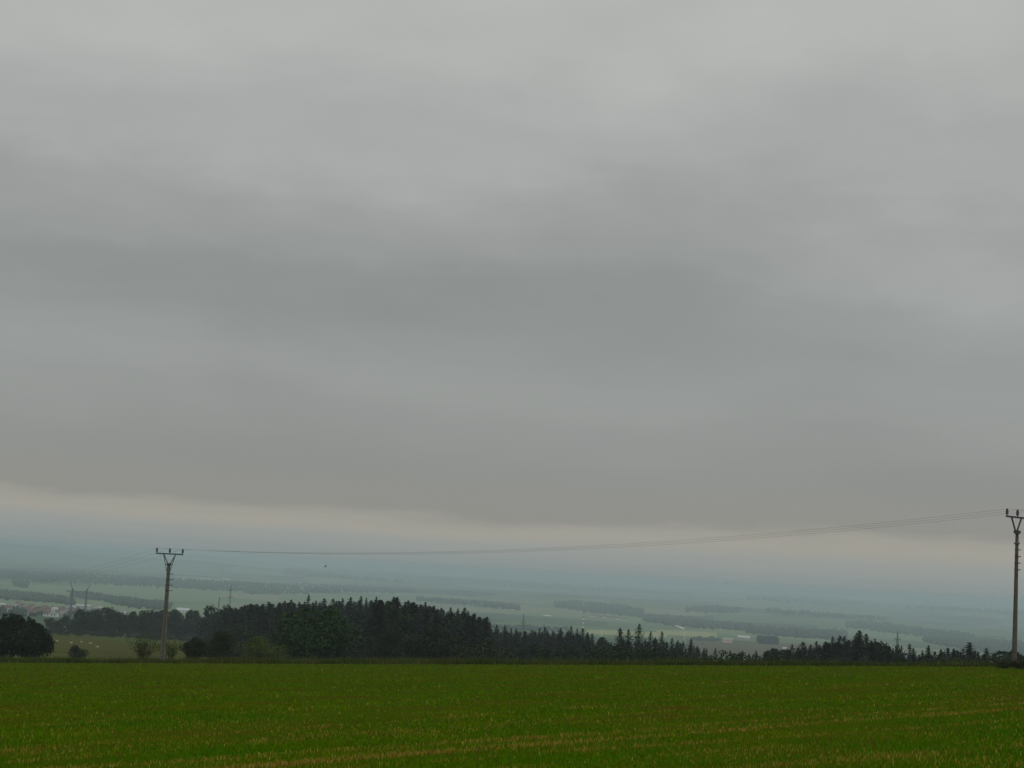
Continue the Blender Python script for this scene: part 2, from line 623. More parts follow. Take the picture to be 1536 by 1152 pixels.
parcel('light strip beside the steaming stack', [(985, 946), (1040, 948), (1075, 950)], [(985, 953), (1040, 956), (1075, 958)], P_pale)


# ------------------------------------------------------------------ far woods (each reads as one mass)
_t = (1 + 5 ** .5) / 2
ICO_V = np.array([(-1, _t, 0), (1, _t, 0), (-1, -_t, 0), (1, -_t, 0), (0, -1, _t), (0, 1, _t), (0, -1, -_t), (0, 1, -_t),
                  (_t, 0, -1), (_t, 0, 1), (-_t, 0, -1), (-_t, 0, 1)], float) / math.sqrt(1 + _t * _t)
ICO_F = np.array([(0, 11, 5), (0, 5, 1), (0, 1, 7), (0, 7, 10), (0, 10, 11), (1, 5, 9), (5, 11, 4), (11, 10, 2), (10, 7, 6), (7, 1, 8),
                  (3, 9, 4), (3, 4, 2), (3, 2, 6), (3, 6, 8), (3, 8, 9), (4, 9, 5), (2, 4, 11), (6, 2, 10), (8, 6, 7), (9, 8, 1)])


def wood(label, top, bot, hgt=12.5, per=2.6, ragged=3.2, crown=4.2, mat='wood', lo=.7):
    tx, ty = zip(*top)
    bx, by = zip(*bot)
    x0, x1 = min(tx[0], bx[0]), max(tx[-1], bx[-1])
    area = sum(max(.8, np.interp(p, bx, by) - np.interp(p, tx, ty)) for p in np.linspace(x0, x1, 60)) / 60 * (x1 - x0)
    n = int(max(12, area / per))
    C, S = [], []
    for _ in range(n):
        px = RNG.uniform(x0, x1)
        a, b = np.interp(px, tx, ty), np.interp(px, bx, by)
        py = RNG.uniform(a, max(b, a + .8)) + RNG.normal(0, .25) * ragged
        x, y = hit(px, py)
        h = hgt * RNG.uniform(lo, 1.15)
        w = crown * RNG.uniform(.75, 1.3)
        z = float(ground_z(x, y))
        C.append((x, y, z + h * .48))
        S.append((w, w, h * .54))
    C, S = np.array(C), np.array(S)
    J = 1 + RNG.normal(0, .16, (n, 12, 1))
    V = ICO_V[None] * J * S[:, None] + C[:, None]
    F = ICO_F[None] + (np.arange(n) * 12)[:, None, None]
    o = obj('wood', mesh_np('wood', V.reshape(-1, 3), F.reshape(-1, 3)), M[mat])
    tag(o, label, 'wood', kind='stuff')
    return o


wood('long dark wood across the far left valley', [(-40, 850), (60, 861), (110, 860), (200, 866), (300, 872), (380, 876)],
     [(-40, 864), (60, 873), (110, 875), (200, 880), (300, 885), (380, 889)], per=4)
wood('small round copse in the left fields', [(20, 874), (43, 875)], [(20, 881), (43, 883)], 13, 4)
wood('long wood on the skyline left of centre', [(425, 853), (520, 857), (600, 862), (680, 869), (760, 876)],
     [(425, 864), (520, 870), (600, 873), (680, 877), (760, 881)], 16)
wood('dark teal wood behind the spruce tops', [(365, 875), (500, 879), (625, 888)], [(365, 891), (445, 893), (520, 889), (625, 890)], per=3.5)
wood('thin wood strip in the middle valley', [(625, 899), (740, 907), (780, 912)], [(625, 902), (740, 913), (780, 916)], 12)
wood('wood rising behind the striped chimney', [(832, 907), (860, 903), (900, 907), (965, 917)], [(832, 911), (870, 917), (930, 924), (965, 926)], 14)
wood('dark wooded slope right of the chimney', [(965, 926), (1010, 927), (1070, 936), (1130, 941)], [(965, 932), (1010, 941), (1070, 944), (1130, 947)], 13)
wood('narrow wood on the middle distance ridge', [(1028, 913), (1065, 911), (1110, 916)], [(1028, 918), (1065, 920), (1110, 921)], 14)
wood('thin wood line in the right distance', [(1150, 915), (1240, 922), (1330, 928)], [(1150, 919), (1240, 927), (1330, 931)], 13)
wood('long wood belt above the right tree line', [(1270, 936), (1330, 938), (1395, 948), (1460, 955)], [(1270, 942), (1330, 950), (1395, 957), (1460, 963)], 13)
wood('broad dark wood behind the right pole', [(1385, 959), (1450, 961), (1560, 968)], [(1385, 963), (1450, 975), (1560, 990)], 13)
wood('dark wood edge behind the small halls', [(1120, 946), (1180, 945), (1270, 950)], [(1120, 950), (1180, 956), (1270, 962)], 12)
wood('wooded ridge along the right skyline', [(1120, 896), (1200, 900), (1240, 905), (1300, 903), (1400, 909), (1560, 917)],
     [(1120, 899), (1200, 904), (1240, 908), (1300, 909), (1400, 915), (1560, 924)], 18, 3.5, crown=8)
wood('wooded ridge on the middle skyline', [(760, 874), (830, 876), (930, 885), (1040, 890)], [(760, 878), (830, 884), (930, 889), (1040, 893)], 16, 4, crown=8)
wood('faint wooded ridge on the left skyline', [(-40, 817), (100, 822), (230, 829), (330, 836)], [(-40, 822), (100, 826), (230, 834), (330, 840)], 18, 4, crown=9)
wood('tree belt above the town roofs', [(-40, 888), (40, 893), (95, 900), (110, 904)], [(-40, 898), (40, 902), (95, 906), (110, 909)], 10, 4, crown=4.5)
wood('hedge of trees behind the portal pylon', [(106, 893), (150, 896), (200, 902), (255, 908)], [(106, 896), (150, 901), (200, 913), (255, 916)], 10, 4, crown=4.5)
wood('garden trees among the lower town houses', [(-40, 908), (60, 914), (120, 915), (170, 914)], [(-40, 926), (60, 925), (120, 926), (170, 924)], 4.6, 11, crown=2.6, mat='broad')
wood('hedge line by the low industrial stack', [(1040, 959), (1060, 960), (1076, 961)], [(1040, 962), (1060, 962.5), (1076, 963)], 6, 3, crown=4)
wood('compact dark copse on the brown field', [(1137, 964), (1166, 966)], [(1137, 966.5), (1166, 968)], 12.5, .35, .6, 3.2, 'spruce', .9)
wood('hedge line in front of the pale field', [(690, 936), (760, 942), (850, 946)], [(690, 940), (760, 946), (850, 949)], 8, 5, crown=4)


# ------------------------------------------------------------------ crop, stubble and verge grass
def plane_hits(px, py):
    loc = np.stack([(px - PXC) / FPX, (PYC - py) / FPX, -np.ones_like(px)], -1)
    v = loc @ np.array(CAMR).T
    v = v / v[:, 1:2]
    den = v[:, 2] - PA * v[:, 0] - PB
    t = np.where(den < -1e-5, -EYE / np.minimum(den, -1e-5), 1e6)
    return v[:, 0] * t, t


def blades(x, y, h, w, lean, kind='tri'):
    """One upright blade (a narrow triangle or strip) at each spot."""
    n = len(x)
    z = plane_z(x, y) + EYE - .01
    z = np.where(y > edge_y(x), ground_z(x, y) - .02, z)
    a = RNG.uniform(0, 2 * math.pi, n)
    la = RNG.uniform(0, 2 * math.pi, n)
    dx, dy = np.cos(a) * w / 2, np.sin(a) * w / 2
    lx, ly = np.cos(la) * lean * h, np.sin(la) * lean * h
    p0 = np.stack([x - dx, y - dy, z], -1)
    p1 = np.stack([x + dx, y + dy, z], -1)
    if kind == 'tri':
        p2 = np.stack([x + lx, y + ly, z + h], -1)
        V = np.stack([p0, p1, p2], 1).reshape(-1, 3)
        F = np.arange(n * 3).reshape(n, 3)
    else:
        p2 = np.stack([x + lx + dx * .8, y + ly + dy * .8, z + h], -1)
        p3 = np.stack([x + lx - dx * .8, y + ly - dy * .8, z + h], -1)
        V = np.stack([p0, p1, p2, p3], 1).reshape(-1, 3)
        F = np.arange(n * 4).reshape(n, 4)
    return V, F


def crop_mat():
    k = Mat('young_crop_leaves', 1.0, .0)
    geo = k.n('ShaderNodeNewGeometry')
    pos = geo.outputs['Position']
    leaf = k.ramp(geo.outputs['Random Per Island'], [(0, (.058, .145, .0004)), (.5, (.087, .200, .0006)), (.9, (.124, .242, .001)), (1, (.14, .19, .006))])
    pat = k.math('ADD', k.math('MULTIPLY', k.noise(pos, .55, 4, .6), .6), k.math('MULTIPLY', k.noise(pos, .09, 3, .5), .4))
    tone = k.ramp(pat, [(.36, (.62, .95, .9)), (.5, (.95, .98, 1)), (.64, (1.42, 1.08, .9))])
    return k.color(k.mix(1.0, leaf, tone, 'MULTIPLY'))


def straw_mat():
    k = Mat('straw_stubble', 1.0, .0)
    geo = k.n('ShaderNodeNewGeometry')
    return k.color(k.ramp(geo.outputs['Random Per Island'], [(0, (.20, .13, .012)), (.6, (.32, .24, .03)), (1, (.46, .38, .08))]))


TRACKS = []        # stubble rows, each through two spots of the field, with a half width and a strength
for p, q, wd, st in [((770, 1121), (1536, 1063), .26, 1.7), ((940, 1097), (1330, 1070), .2, 1.1), ((0, 1063), (400, 1043), .3, .6),
                     ((0, 1128), (420, 1096), .22, .9), ((0, 1146), (330, 1120), .2, .6), ((330, 1140), (830, 1108), .22, .9),
                     ((560, 1150), (900, 1126), .2, .9), ((1180, 1150), (1536, 1118), .3, .9), ((230, 1078), (420, 1066), .3, .5),
                     ((640, 1098), (1000, 1078), .25, .5), ((1050, 1056), (1536, 1036), .4, .5), ((420, 1086), (760, 1070), .3, .4),
                     ((300, 1117), (640, 1094), .22, .5), ((820, 1150), (1330, 1108), .2, .55), ((100, 1095), (360, 1080), .25, .35)]:
    hx, hy = plane_hits(np.array([p[0], q[0]], float), np.array([p[1], q[1]], float))
    a, b = np.array([hx[0], hy[0]]), np.array([hx[1], hy[1]])
    u = (b - a) / np.linalg.norm(b - a)
    TRACKS.append((a, u, wd, st if st > 1 else st * .8))


def wob(x, y, s, k):
    return np.sin(x * s + k) * np.sin(y * s * 1.3 + k * 2.1) + .6 * np.sin((x + y) * s * 2.1 + k * .7) + .4 * np.sin((x * .7 - y) * s * 3.7 + k)


def track_density(x, y):
    d = np.zeros_like(x)
    for i, (a, u, wd, st) in enumerate(TRACKS):
        q = (x - a[0]) * -u[1] + (y - a[1]) * u[0] + .10 * np.sin((x * u[0] + y * u[1]) * .6 + i)
        patch = np.clip(.75 + .38 * wob(x, y, .8, i * 1.7), 0, 1.2)
        d = np.maximum(d, st * np.exp(-(q / wd) ** 2) * np.where(st > 1, np.maximum(patch, .55), patch))
    return d


def build_crop():
    n = 760000
    px, py = RNG.uniform(-350, 1886, n), RNG.uniform(975, 1290, n)
    x, y = plane_hits(px, py)
    ok = (y > 8) & (y < edge_y(x) - .25)
    x, y = x[ok], y[ok]
    x = x + RNG.normal(0, .02, len(x)); y = y + RNG.normal(0, .06, len(x))
    keep = RNG.uniform(0, 1, len(x)) > .85 * np.minimum(track_density(x, y), 1)
    x, y = x[keep], y[keep]
    vig = np.clip(1 + .22 * wob(x, y, .55, 4.0), .6, 1.5)
    h = RNG.uniform(.022, .052, len(x)) * vig * (1 + y / 200)
    w = np.maximum(.011, y * .00062) * RNG.uniform(.7, 1.4, len(x))
    V, F = blades(x, y, h, w, .55)
    o = obj('crop', mesh_np('crop', V, F), crop_mat())
    tag(o, 'low young green crop covering the near field', 'crop', kind='stuff')

    n = 900000
    px, py = RNG.uniform(-350, 1886, n), RNG.uniform(985, 1290, n)
    x, y = plane_hits(px, py)
    ok = (y > 8) & (y < edge_y(x) - .6)
    x, y = x[ok], y[ok]
    base = .030 * np.clip(.6 + .8 * wob(x, y, .35, 9.0), 0, 2)
    p = base * np.clip(2.2 - y / 40, .3, 1.6) + .36 * track_density(x, y)
    keep = RNG.uniform(0, 1, len(x)) < p
    x, y = x[keep], y[keep]
    h = RNG.uniform(.028, .066, len(x)) * (1 + y / 300)
    w = np.maximum(.007, y * .00036) * RNG.uniform(.7, 1.3, len(x))
    V, F = blades(x, y, h, w, .35, 'quad')
    o = obj('stubble', mesh_np('stubble', V, F), straw_mat())
    tag(o, 'tan straw stubble standing in rows in the crop', 'stubble', kind='stuff')
    print('straw', len(x))


def verge_mat():
    k = Mat('verge_grass_blades', .85, .08)
    geo = k.n('ShaderNodeNewGeometry')
    pos = geo.outputs['Position']
    leaf = k.ramp(geo.outputs['Random Per Island'], [(0, (.022, .040, .006)), (.5, (.044, .074, .010)), (.85, (.070, .092, .018)), (1, (.16, .13, .05))])
    tone = k.ramp(k.noise(pos, .25, 4, .6), [(.35, (.6, .75, .7)), (.65, (1.45, 1.2, 1.1))])
    return k.color(k.mix(1.0, leaf, tone, 'MULTIPLY'))


def build_verge():
    n = 150000
    x = RNG.uniform(-75, 62, n)
    s = RNG.gamma(1.5, 2.2, n) - .35
    y = edge_y(x) + s
    clump = np.clip(.78 + .38 * wob(x, y * .4, .45, 2.0) + .25 * wob(x, y, 1.6, 5.0), .2, 1.9) * np.where(RNG.uniform(0, 1, n) > .985, 1.8, 1)
    h = RNG.uniform(.16, .42, n) * clump * np.interp(x, [-70, 10, 28, 60], [1.05, .95, .55, .5])
    w = RNG.uniform(.03, .075, n)
    V, F = blades(x, y, h, w, .35)
    o = obj('verge_grass', mesh_np('verge_grass', V, F), verge_mat())
    tag(o, 'rough dark grass verge along the far field edge', 'grass', kind='stuff')
    # thin tall seed heads and weeds on the bank behind
    n = 60000
    x = RNG.uniform(-85, 60, n)
    y = edge_y(x) + RNG.uniform(3, 38, n)
    keep = wob(x, y, .12, 1.0) + RNG.normal(0, .5, n) > -.1
    x, y = x[keep], y[keep]
    h = RNG.uniform(.2, .6, len(x)) * np.clip(.8 + .4 * wob(x, y, .3, 7.0), .3, 1.5)
    w = RNG.uniform(.03, .08, len(x))
    V, F = blades(x, y, h, w, .3)
    o = obj('bank_grass', mesh_np('bank_grass', V, F), M['yellow'])
    tag(o, 'tall dull grass and weeds on the bank behind the verge', 'grass', kind='stuff')


build_crop()
build_verge()


# ------------------------------------------------------------------ trees
def leaf_quads(P, N, size, aspect=.7):
    """A leaf-shaped quad at each point P, facing N."""
    n = len(P)
    N = N / np.maximum(np.linalg.norm(N, axis=1, keepdims=True), 1e-6)
    r = RNG.normal(0, 1, (n, 3))
    U = np.cross(N, r)
    U /= np.maximum(np.linalg.norm(U, axis=1, keepdims=True), 1e-6)
    W = np.cross(N, U)
    s = np.asarray(size).reshape(-1, 1)
    V = np.stack([P - U * s, P - W * s * aspect, P + U * s, P + W * s * aspect], 1)
    return V.reshape(-1, 3), np.arange(n * 4).reshape(n, 4)


def tube(path, radii, seg=6):
    V, F = [], []
    for i, (p, r) in enumerate(zip(path, radii)):
        d = Vector(path[min(i + 1, len(path) - 1)]) - Vector(path[max(i - 1, 0)])
        q = d.to_track_quat('Z', 'Y').to_matrix()
        for k in range(seg):
            a = 2 * math.pi * k / seg
            V.append(Vector(p) + q @ Vector((r * math.cos(a), r * math.sin(a), 0)))
        if i:
            b = (i - 1) * seg
            F += [(b + k, b + (k + 1) % seg, b + seg + (k + 1) % seg, b + seg + k) for k in range(seg)]
    return V, F


def join_tubes(parts):
    V, F = [], []
    for v, f in parts:
        o = len(V)
        V += [tuple(p) for p in v]
        F += [tuple(i + o for i in q) for q in f]
    return V, F


def spruce_meshes(seed, slim=.17, bottom=.08, ragged=.2, n_lev=34):
    """A conifer one metre tall and scaled up when it is planted."""
    g = np.random.default_rng(seed)
    lean = g.normal(0, .012, 2)
    trunk = join_tubes([tube([(0, 0, -.03), (lean[0] * .5, lean[1] * .5, .5), (lean[0], lean[1], .985)], [.014, .008, .002])])
    P, N, S = [], [], []
    for i in range(n_lev):
        t = i / (n_lev - 1)
        z0 = bottom + (1 - bottom) * t ** .92
        R = slim * (1 - t) ** .74 * (1 + g.normal(0, ragged * .5)) + .010
        nb = int(5 + 5 * (1 - t))
        a0 = g.uniform(0, 6.28)
        for b in range(nb):
            a = a0 + 6.283 * b / nb + g.normal(0, .2)
            L = R * (1 + g.normal(0, ragged))
            droop = .22 + .22 * (1 - t)
            for s in np.linspace(.2, 1, 5):
                r = L * s
                zz = z0 - droop * r + .10 * r * s + g.normal(0, .006)
                P.append((math.cos(a) * r + lean[0] * z0, math.sin(a) * r + lean[1] * z0, zz))
                N.append((math.cos(a) * .45 + g.normal(0, .35), math.sin(a) * .45 + g.normal(0, .35), .75))
                S.append((.014 + .022 * (1 - t)) * g.uniform(.7, 1.3) * (1.15 - .4 * s))
    for _ in range(8):
        P.append((lean[0] + g.normal(0, .002), lean[1] + g.normal(0, .002), g.uniform(.95, 1.0)))
        N.append((g.normal(), g.normal(), .2)); S.append(.008)
    return trunk, leaf_quads(np.array(P), np.array(N), np.array(S), .55)


def broad_meshes(seed, spread=.45, bottom=.12, clumps=13, leaves=230, leaf=.026, gap=.0):
    """A broadleaf tree or shrub one metre tall."""
    g = np.random.default_rng(seed)
    cz, rz = (1 + bottom) / 2, (1 - bottom) / 2
    cs = []
    while len(cs) < clumps:
        v = g.normal(0, 1, 3)
        v /= np.linalg.norm(v)
        k = g.uniform(.35, .78)
        r = g.uniform(.24, .36) * (.72 if v[2] > .5 else 1)
        c = np.array([v[0] * spread * k, v[1] * spread * k, cz + v[2] * rz * k])
        cs.append((c, r * spread * 1.25, r * rz * 1.25))
    parts = [tube([(0, 0, -.03), (g.normal(0, .01), g.normal(0, .01), cz * .6), (0, 0, cz * 1.2)], [.028, .020, .008])]
    for c, _, _ in cs[:6]:
        parts.append(tube([(0, 0, max(bottom * .6, c[2] * .35)), tuple(c * np.array([.5, .5, .8])), tuple(c)], [.012, .008, .003], 5))
    P, N, S = [], [], []
    for c, rh, rv in cs:
        k = leaves
        v = g.normal(0, 1, (k, 3))
        v /= np.linalg.norm(v, axis=1, keepdims=True)
        q = g.uniform(.45, 1.08, (k, 1)) ** .6
        q *= 1 + .12 * np.sin(v[:, :1] * 7 + c[0] * 40) * np.cos(v[:, 1:2] * 6)
        pt = c + v * q * np.array([rh, rh, rv])
        P.append(pt)
        N.append(v * .8 + g.normal(0, .55, (k, 3)) + np.array([0, 0, .25]))
        S.append(g.uniform(.6, 1.35, k) * leaf)
    P, N, S = np.concatenate(P), np.concatenate(N), np.concatenate(S)
    keep = (P[:, 2] > .02) & (g.uniform(0, 1, len(P)) > gap)
    P[:, 2] *= 1.0 / P[keep][:, 2].max()
    return join_tubes(parts), leaf_quads(P[keep], N[keep], S[keep], .7)


def sapling_meshes(seed):
    g = np.random.default_rng(seed)
    parts, P, N, S = [], [], [], []
    for i in range(16):
        a, L = g.uniform(0, 6.28), g.uniform(.6, 1)
        sp = g.uniform(.05, .62)
        pts = [(.05 * math.cos(a), .05 * math.sin(a), -.02), (sp * .45 * math.cos(a), sp * .45 * math.sin(a), L * .5), (sp * math.cos(a), sp * math.sin(a), L)]
        parts.append(tube(pts, [.008, .006, .002], 4))
        for _ in range(95):
            t = g.uniform(.3, 1.02)
            P.append((sp * t * math.cos(a) + g.normal(0, .06), sp * t * math.sin(a) + g.normal(0, .06), L * t + g.normal(0, .03)))
            N.append(g.normal(0, 1, 3)); S.append(g.uniform(.014, .028))
    return join_tubes(parts), leaf_quads(np.array(P), np.array(N), np.array(S), .6)


PROTO = {}


def proto(key, name, parts, mat):
    (tv, tf), (cv, cf) = parts
    r = bpy.data.objects.new(name, None)
    tm = bpy.data.meshes.new('trunk')
    tm.from_pydata(tv, [], tf)
    tm.materials.append(M['bark'])
    cm = mesh_np('crown', cv, cf)
    cm.materials.append(M[mat])
    PROTO.setdefault(key, []).append((name, tm, cm))
    bpy.data.objects.remove(r)


for i, (sl, bt, rg) in enumerate([(.17, .05, .18), (.20, .08, .24), (.23, .06, .28), (.19, .12, .32), (.26, .10, .24)]):
    proto('spruce', 'spruce_tree', spruce_meshes(20 + i, sl, bt, rg), 'spruce')
for i, (sp, bt, ck) in enumerate([(.42, .10, 14), (.52, .06, 16), (.36, .12, 12), (.60, .05, 18)]):
    proto('broad', 'broadleaf_tree', broad_meshes(40 + i, sp, bt, ck), 'broad')
proto('bright', 'broadleaf_tree', broad_meshes(51, .66, .03, 34, 330, .026), 'bright')
proto('dusk', 'broadleaf_tree', broad_meshes(52, .80, .02, 30, 300, .026), 'dull')
proto('dusk', 'broadleaf_tree', broad_meshes(53, .50, .03, 22, 280, .022), 'dull')
proto('dark', 'broadleaf_tree', broad_meshes(54, .64, .02, 34, 340, .026), 'dark')
proto('shrub', 'shrub', broad_meshes(61, .75, .02, 14, 200, .032), 'broad')
proto('shrub', 'shrub', broad_meshes(62, .95, .02, 16, 200, .030), 'dull')
proto('yellow', 'shrub', broad_meshes(63, .95, .02, 20, 240, .022, .1), 'yellow')
proto('sapling', 'sapling', sapling_meshes(71), 'yellow')
proto('sapling', 'sapling', sapling_meshes(72), 'yellow')
TREES = []


def plant(kind, px, top, d, label, group=None, wide=1.0, var=None, cat='tree', h=None, sink=.0):
    base = at(px, d)
    if h is None:
        h = height_at(base, px, top)
    h = max(h, .5)
    name, tm, cm = PROTO[kind][random.randrange(len(PROTO[kind])) if var is None else var]
    r = empty(name, (base.x, base.y, base.z - .02), random.uniform(0, 6.28))
    r.scale = (h * wide, h * wide, h * (1 + sink))
    r.location.z -= h * sink
    for n, me in (('trunk', tm), ('crown', cm)):
        c = bpy.data.objects.new(n, me)
        COL.objects.link(c)
        c.parent = r
    tag(r, label, cat, group)
    TREES.append((px, h, kind))
    return r


ORD = ['first', 'second', 'third', 'fourth', 'fifth', 'sixth', 'seventh', 'eighth', 'ninth', 'tenth', 'eleventh', 'twelfth', 'thirteenth',
       'fourteenth', 'fifteenth', 'sixteenth', 'seventeenth', 'eighteenth', 'nineteenth', 'twentieth', 'twenty-first', 'twenty-second',
       'twenty-third', 'twenty-fourth', 'twenty-fifth', 'twenty-sixth', 'twenty-seventh', 'twenty-eighth', 'twenty-ninth', 'thirtieth']


def row(kind, items, d0, d1, phrase, group, wide=1.0, cat='tree'):
    """Trees that stand out one by one along a skyline, named by their place in it."""
    items = sorted((it[0] + random.uniform(-1.8, 1.8), it[1] + random.choice((-1, 0, 0, 1, 2, 4)), *it[2:]) for it in items)
    for i, it in enumerate(items):
        px, top = it[0], it[1]
        w = it[2] if len(it) > 2 else 1.0
        plant(kind, px, top, random.uniform(d0, d1), f'{ORD[i]} {phrase}', group, wide * w * random.uniform(.78, 1.35), None, cat)


def fill(kind, n, x0, x1, line, d0, d1, label, group, drop=(4, 22), wide=1.0, cat='tree'):
    """The trees of the mass behind and below that skyline."""
    lx, ly = zip(*line)
    for i in range(n):
        px = x0 + (x1 - x0) * (i + random.uniform(.15, .85)) / n
        plant(kind, px, np.interp(px, lx, ly) + random.uniform(*drop), random.uniform(d0, d1), label, group, wide * random.uniform(.9, 1.2), None, cat)


# near trees and shrubs along the field edge
plant('dark', 27, 918, 235, 'large dark round tree at the left edge behind the verge', wide=.95, sink=.10)
plant('dark', 56, 926, 246, 'smaller dark tree tucked against the big dark left tree', wide=.72, sink=.10)
plant('shrub', 123, 968, 290, 'small lone bush on the tan pasture', cat='bush', var=0, wide=.8)
plant('sapling', 222, 950, 158, 'thin leafy many-stemmed sapling left of the near concrete pole', cat='sapling', wide=1.3)
plant('sapling', 264, 955, 160, 'thin leafy many-stemmed sapling right of the near concrete pole', cat='sapling', wide=1.3)
plant('dusk', 300, 955, 205, 'low dark bush right of the near pole', cat='bush', wide=.8, var=0)
plant('dusk', 338, 944, 212, 'taller dark bush between low bush and yellowish shrub', cat='bush', wide=.75, var=1)
plant('yellow', 398, 953, 195, 'yellowish green spreading shrub before the wood', cat='shrub', wide=.95)
plant('bright', 478, 907, 265, 'big fresh green round tree in front of the spruces', wide=.92)
plant('dusk', 590, 940, 285, 'dusky small tree left of the rounded grey-green tree', wide=.7, var=1)
plant('dusk', 655, 937, 270, 'rounded grey-green tree before the central wood', wide=.85, var=0)
plant('shrub', 722, 962, 240, 'low green shrub at the wood foot right of centre', cat='shrub', var=1)
plant('shrub', 1048, 983, 190, 'small pale shrub on the verge below the stack', cat='shrub', var=1, wide=.8)
plant('shrub', 1096, 977, 205, 'green shrub in the gap of the tree line', cat='shrub', var=0, wide=.9)
plant('shrub', 1142, 981, 195, 'brownish shrub just right of the gap', cat='shrub', var=1, wide=.7)
plant('shrub', 1411, 984.5, 165, 'round green bush in front of the right spruces', cat='bush', var=0, wide=1.35)
plant('shrub', 1362, 988, 160, 'low bush beside the round green bush', cat='bush', var=0, wide=1.0)
plant('shrub', 1504, 993.5, 93.5, 'low rough shrub left of the right pole foot', cat='shrub', var=1, wide=1.5)
plant('shrub', 1531, 994, 92, 'low rough shrub right of the right pole foot', cat='shrub', var=1, wide=1.5)

# left tree row beyond the pasture
row('broad', [(84, 926), (97, 928), (112, 921), (126, 914), (143, 911), (160, 911), (178, 914), (187, 920)], 770, 860,
    'broad dark tree from the left in the row above the pasture', 'trees above the left pasture', 1.1)
row('broad', [(204, 917), (218, 912), (232, 910), (249, 911), (262, 910), (276, 914), (288, 913), (302, 915), (315, 919)], 760, 850,
    'broad dark tree from the left in the row behind the near pole', 'trees behind the near pole', 1.15)
fill('broad', 22, 75, 330, [(75, 936), (125, 925), (190, 928), (210, 922), (330, 924)], 785, 860,
     'dark broadleaf tree massed below the left tree tops', 'trees massed on the left', (2, 14), 1.15)
fill('shrub', 22, 78, 335, [(78, 942), (335, 952)], 745, 785, 'low shrub at the foot of the left tree row', 'shrubs under the left trees', (-2, 4), 1.2, 'shrub')
# the central wood
row('broad', [(329, 915), (343, 910), (356, 904), (370, 908), (384, 906), (394, 905), (413, 905), (420, 904), (446, 903)], 540, 620,
    'round crowned tree from the left where the central wood begins', 'round crowns of the central wood', 1.0)
row('spruce', [(402, 904, 1.6), (427, 903, 1.2), (439, 902), (452, 902, 1.2), (463, 894), (475, 898), (485, 897), (498, 899),
               (515, 895), (524, 895, 1.2), (540, 895), (550, 897), (560, 898), (566, 897, 1.1), (576, 899)], 470, 560,
    'spruce from the left on the central skyline', 'skyline spruces of the central wood', 1.25)
row('spruce', [(588, 896, 1.2), (598, 898, 1.2), (611, 900), (622, 905), (639, 906), (651, 911), (662, 912), (674, 911), (687, 914), (697, 914), (706, 917),
               (713, 921), (722, 924)], 380, 450,
    'dark spruce from the left on the falling central skyline', 'nearer spruces of the central wood', 1.35)
fill('spruce', 60, 330, 590, [(330, 912), (400, 905), (460, 902), (590, 899)], 450, 545, 'spruce crowded inside the central wood', 'trees massed in the central wood', (1, 10), 1.7)
fill('broad', 9, 575, 730, [(575, 902), (600, 901), (650, 912), (730, 928)], 355, 420, 'dark round tree among the falling central spruces', 'round trees of the falling wood', (0, 6), .8)
fill('spruce', 44, 560, 735, [(560, 903), (600, 900), (650, 912), (735, 928)], 350, 430, 'spruce crowded inside the falling side of the central wood', 'trees massed in the central wood', (-1, 8), 1.8)
fill('broad', 16, 330, 600, [(330, 930), (600, 930)], 350, 430, 'broadleaf tree at the front of the central wood', 'broadleaf front of the central wood', (2, 22), 1.1)
fill('broad', 10, 540, 740, [(540, 945), (650, 948), (740, 956)], 290, 340, 'dusky tree at the right front of the central wood', 'broadleaf front of the central wood', (0, 14), 1.1)
# the lower spruce belt right of the centre
row('spruce', [(735, 934), (746, 936), (757, 938), (768, 943), (777, 945), (788, 943), (800, 942), (811, 943), (817, 942), (830, 943), (840, 942), (858, 940), (866, 939.5),
               (876, 942, 1.2), (884, 949), (892, 950), (899, 959)], 470, 560,
    'spruce from the left in the low belt below the striped chimney', 'spruces below the striped chimney', 1.2)
fill('spruce', 44, 735, 905, [(735, 937), (770, 945), (800, 946), (850, 945), (880, 948), (905, 963)], 440, 520, 'spruce crowded inside the low belt', 'trees massed in the low belt', (2, 9), 1.7)
fill('broad', 9, 735, 930, [(735, 962), (930, 968)], 300, 360, 'green broadleaf tree at the foot of the low belt', 'broadleaf foot of the low belt', (0, 8), 1.1)
row('broad', [(913, 957), (921, 961)], 480, 540, 'small round tree from the left between the two spruce groups', 'round trees between spruce groups', .9)
row('spruce', [(934, 944.5, 1.2), (943, 944), (957, 937, 1.45), (975, 947), (986, 957), (995, 948, 1.1), (1008, 958), (1019, 959), (1024, 962), (1035, 958.5, 1.2), (1043, 970), (1050, 970), (1057, 973),
               (1063, 974), (1074, 974, 1.2)], 360, 440,
    'spruce from the left in the group with the tallest tip', 'spruces right of the pale field', 1.15)
fill('spruce', 26, 930, 1070, [(930, 955), (1000, 958), (1035, 964), (1070, 977)], 340, 420, 'spruce crowded below the group with the tallest tip', 'trees massed right of the pale field', (2, 12), 1.5)
fill('broad', 8, 930, 1030, [(930, 966), (1030, 974)], 270, 320, 'olive broadleaf tree at the foot of that spruce group', 'broadleaf foot of the spruce group', (0, 6), 1.2)
row('spruce', [(1112, 977), (1118, 976), (1124, 979), (1138, 977), (1145, 978)], 330, 380, 'small spruce from the left in the gap', 'small spruces in the gap', 1.2)
row('broad', [(1152, 976), (1161, 973), (1174, 976)], 330, 380, 'small round tree from the left beyond the gap', 'small round trees beyond the gap', .9)
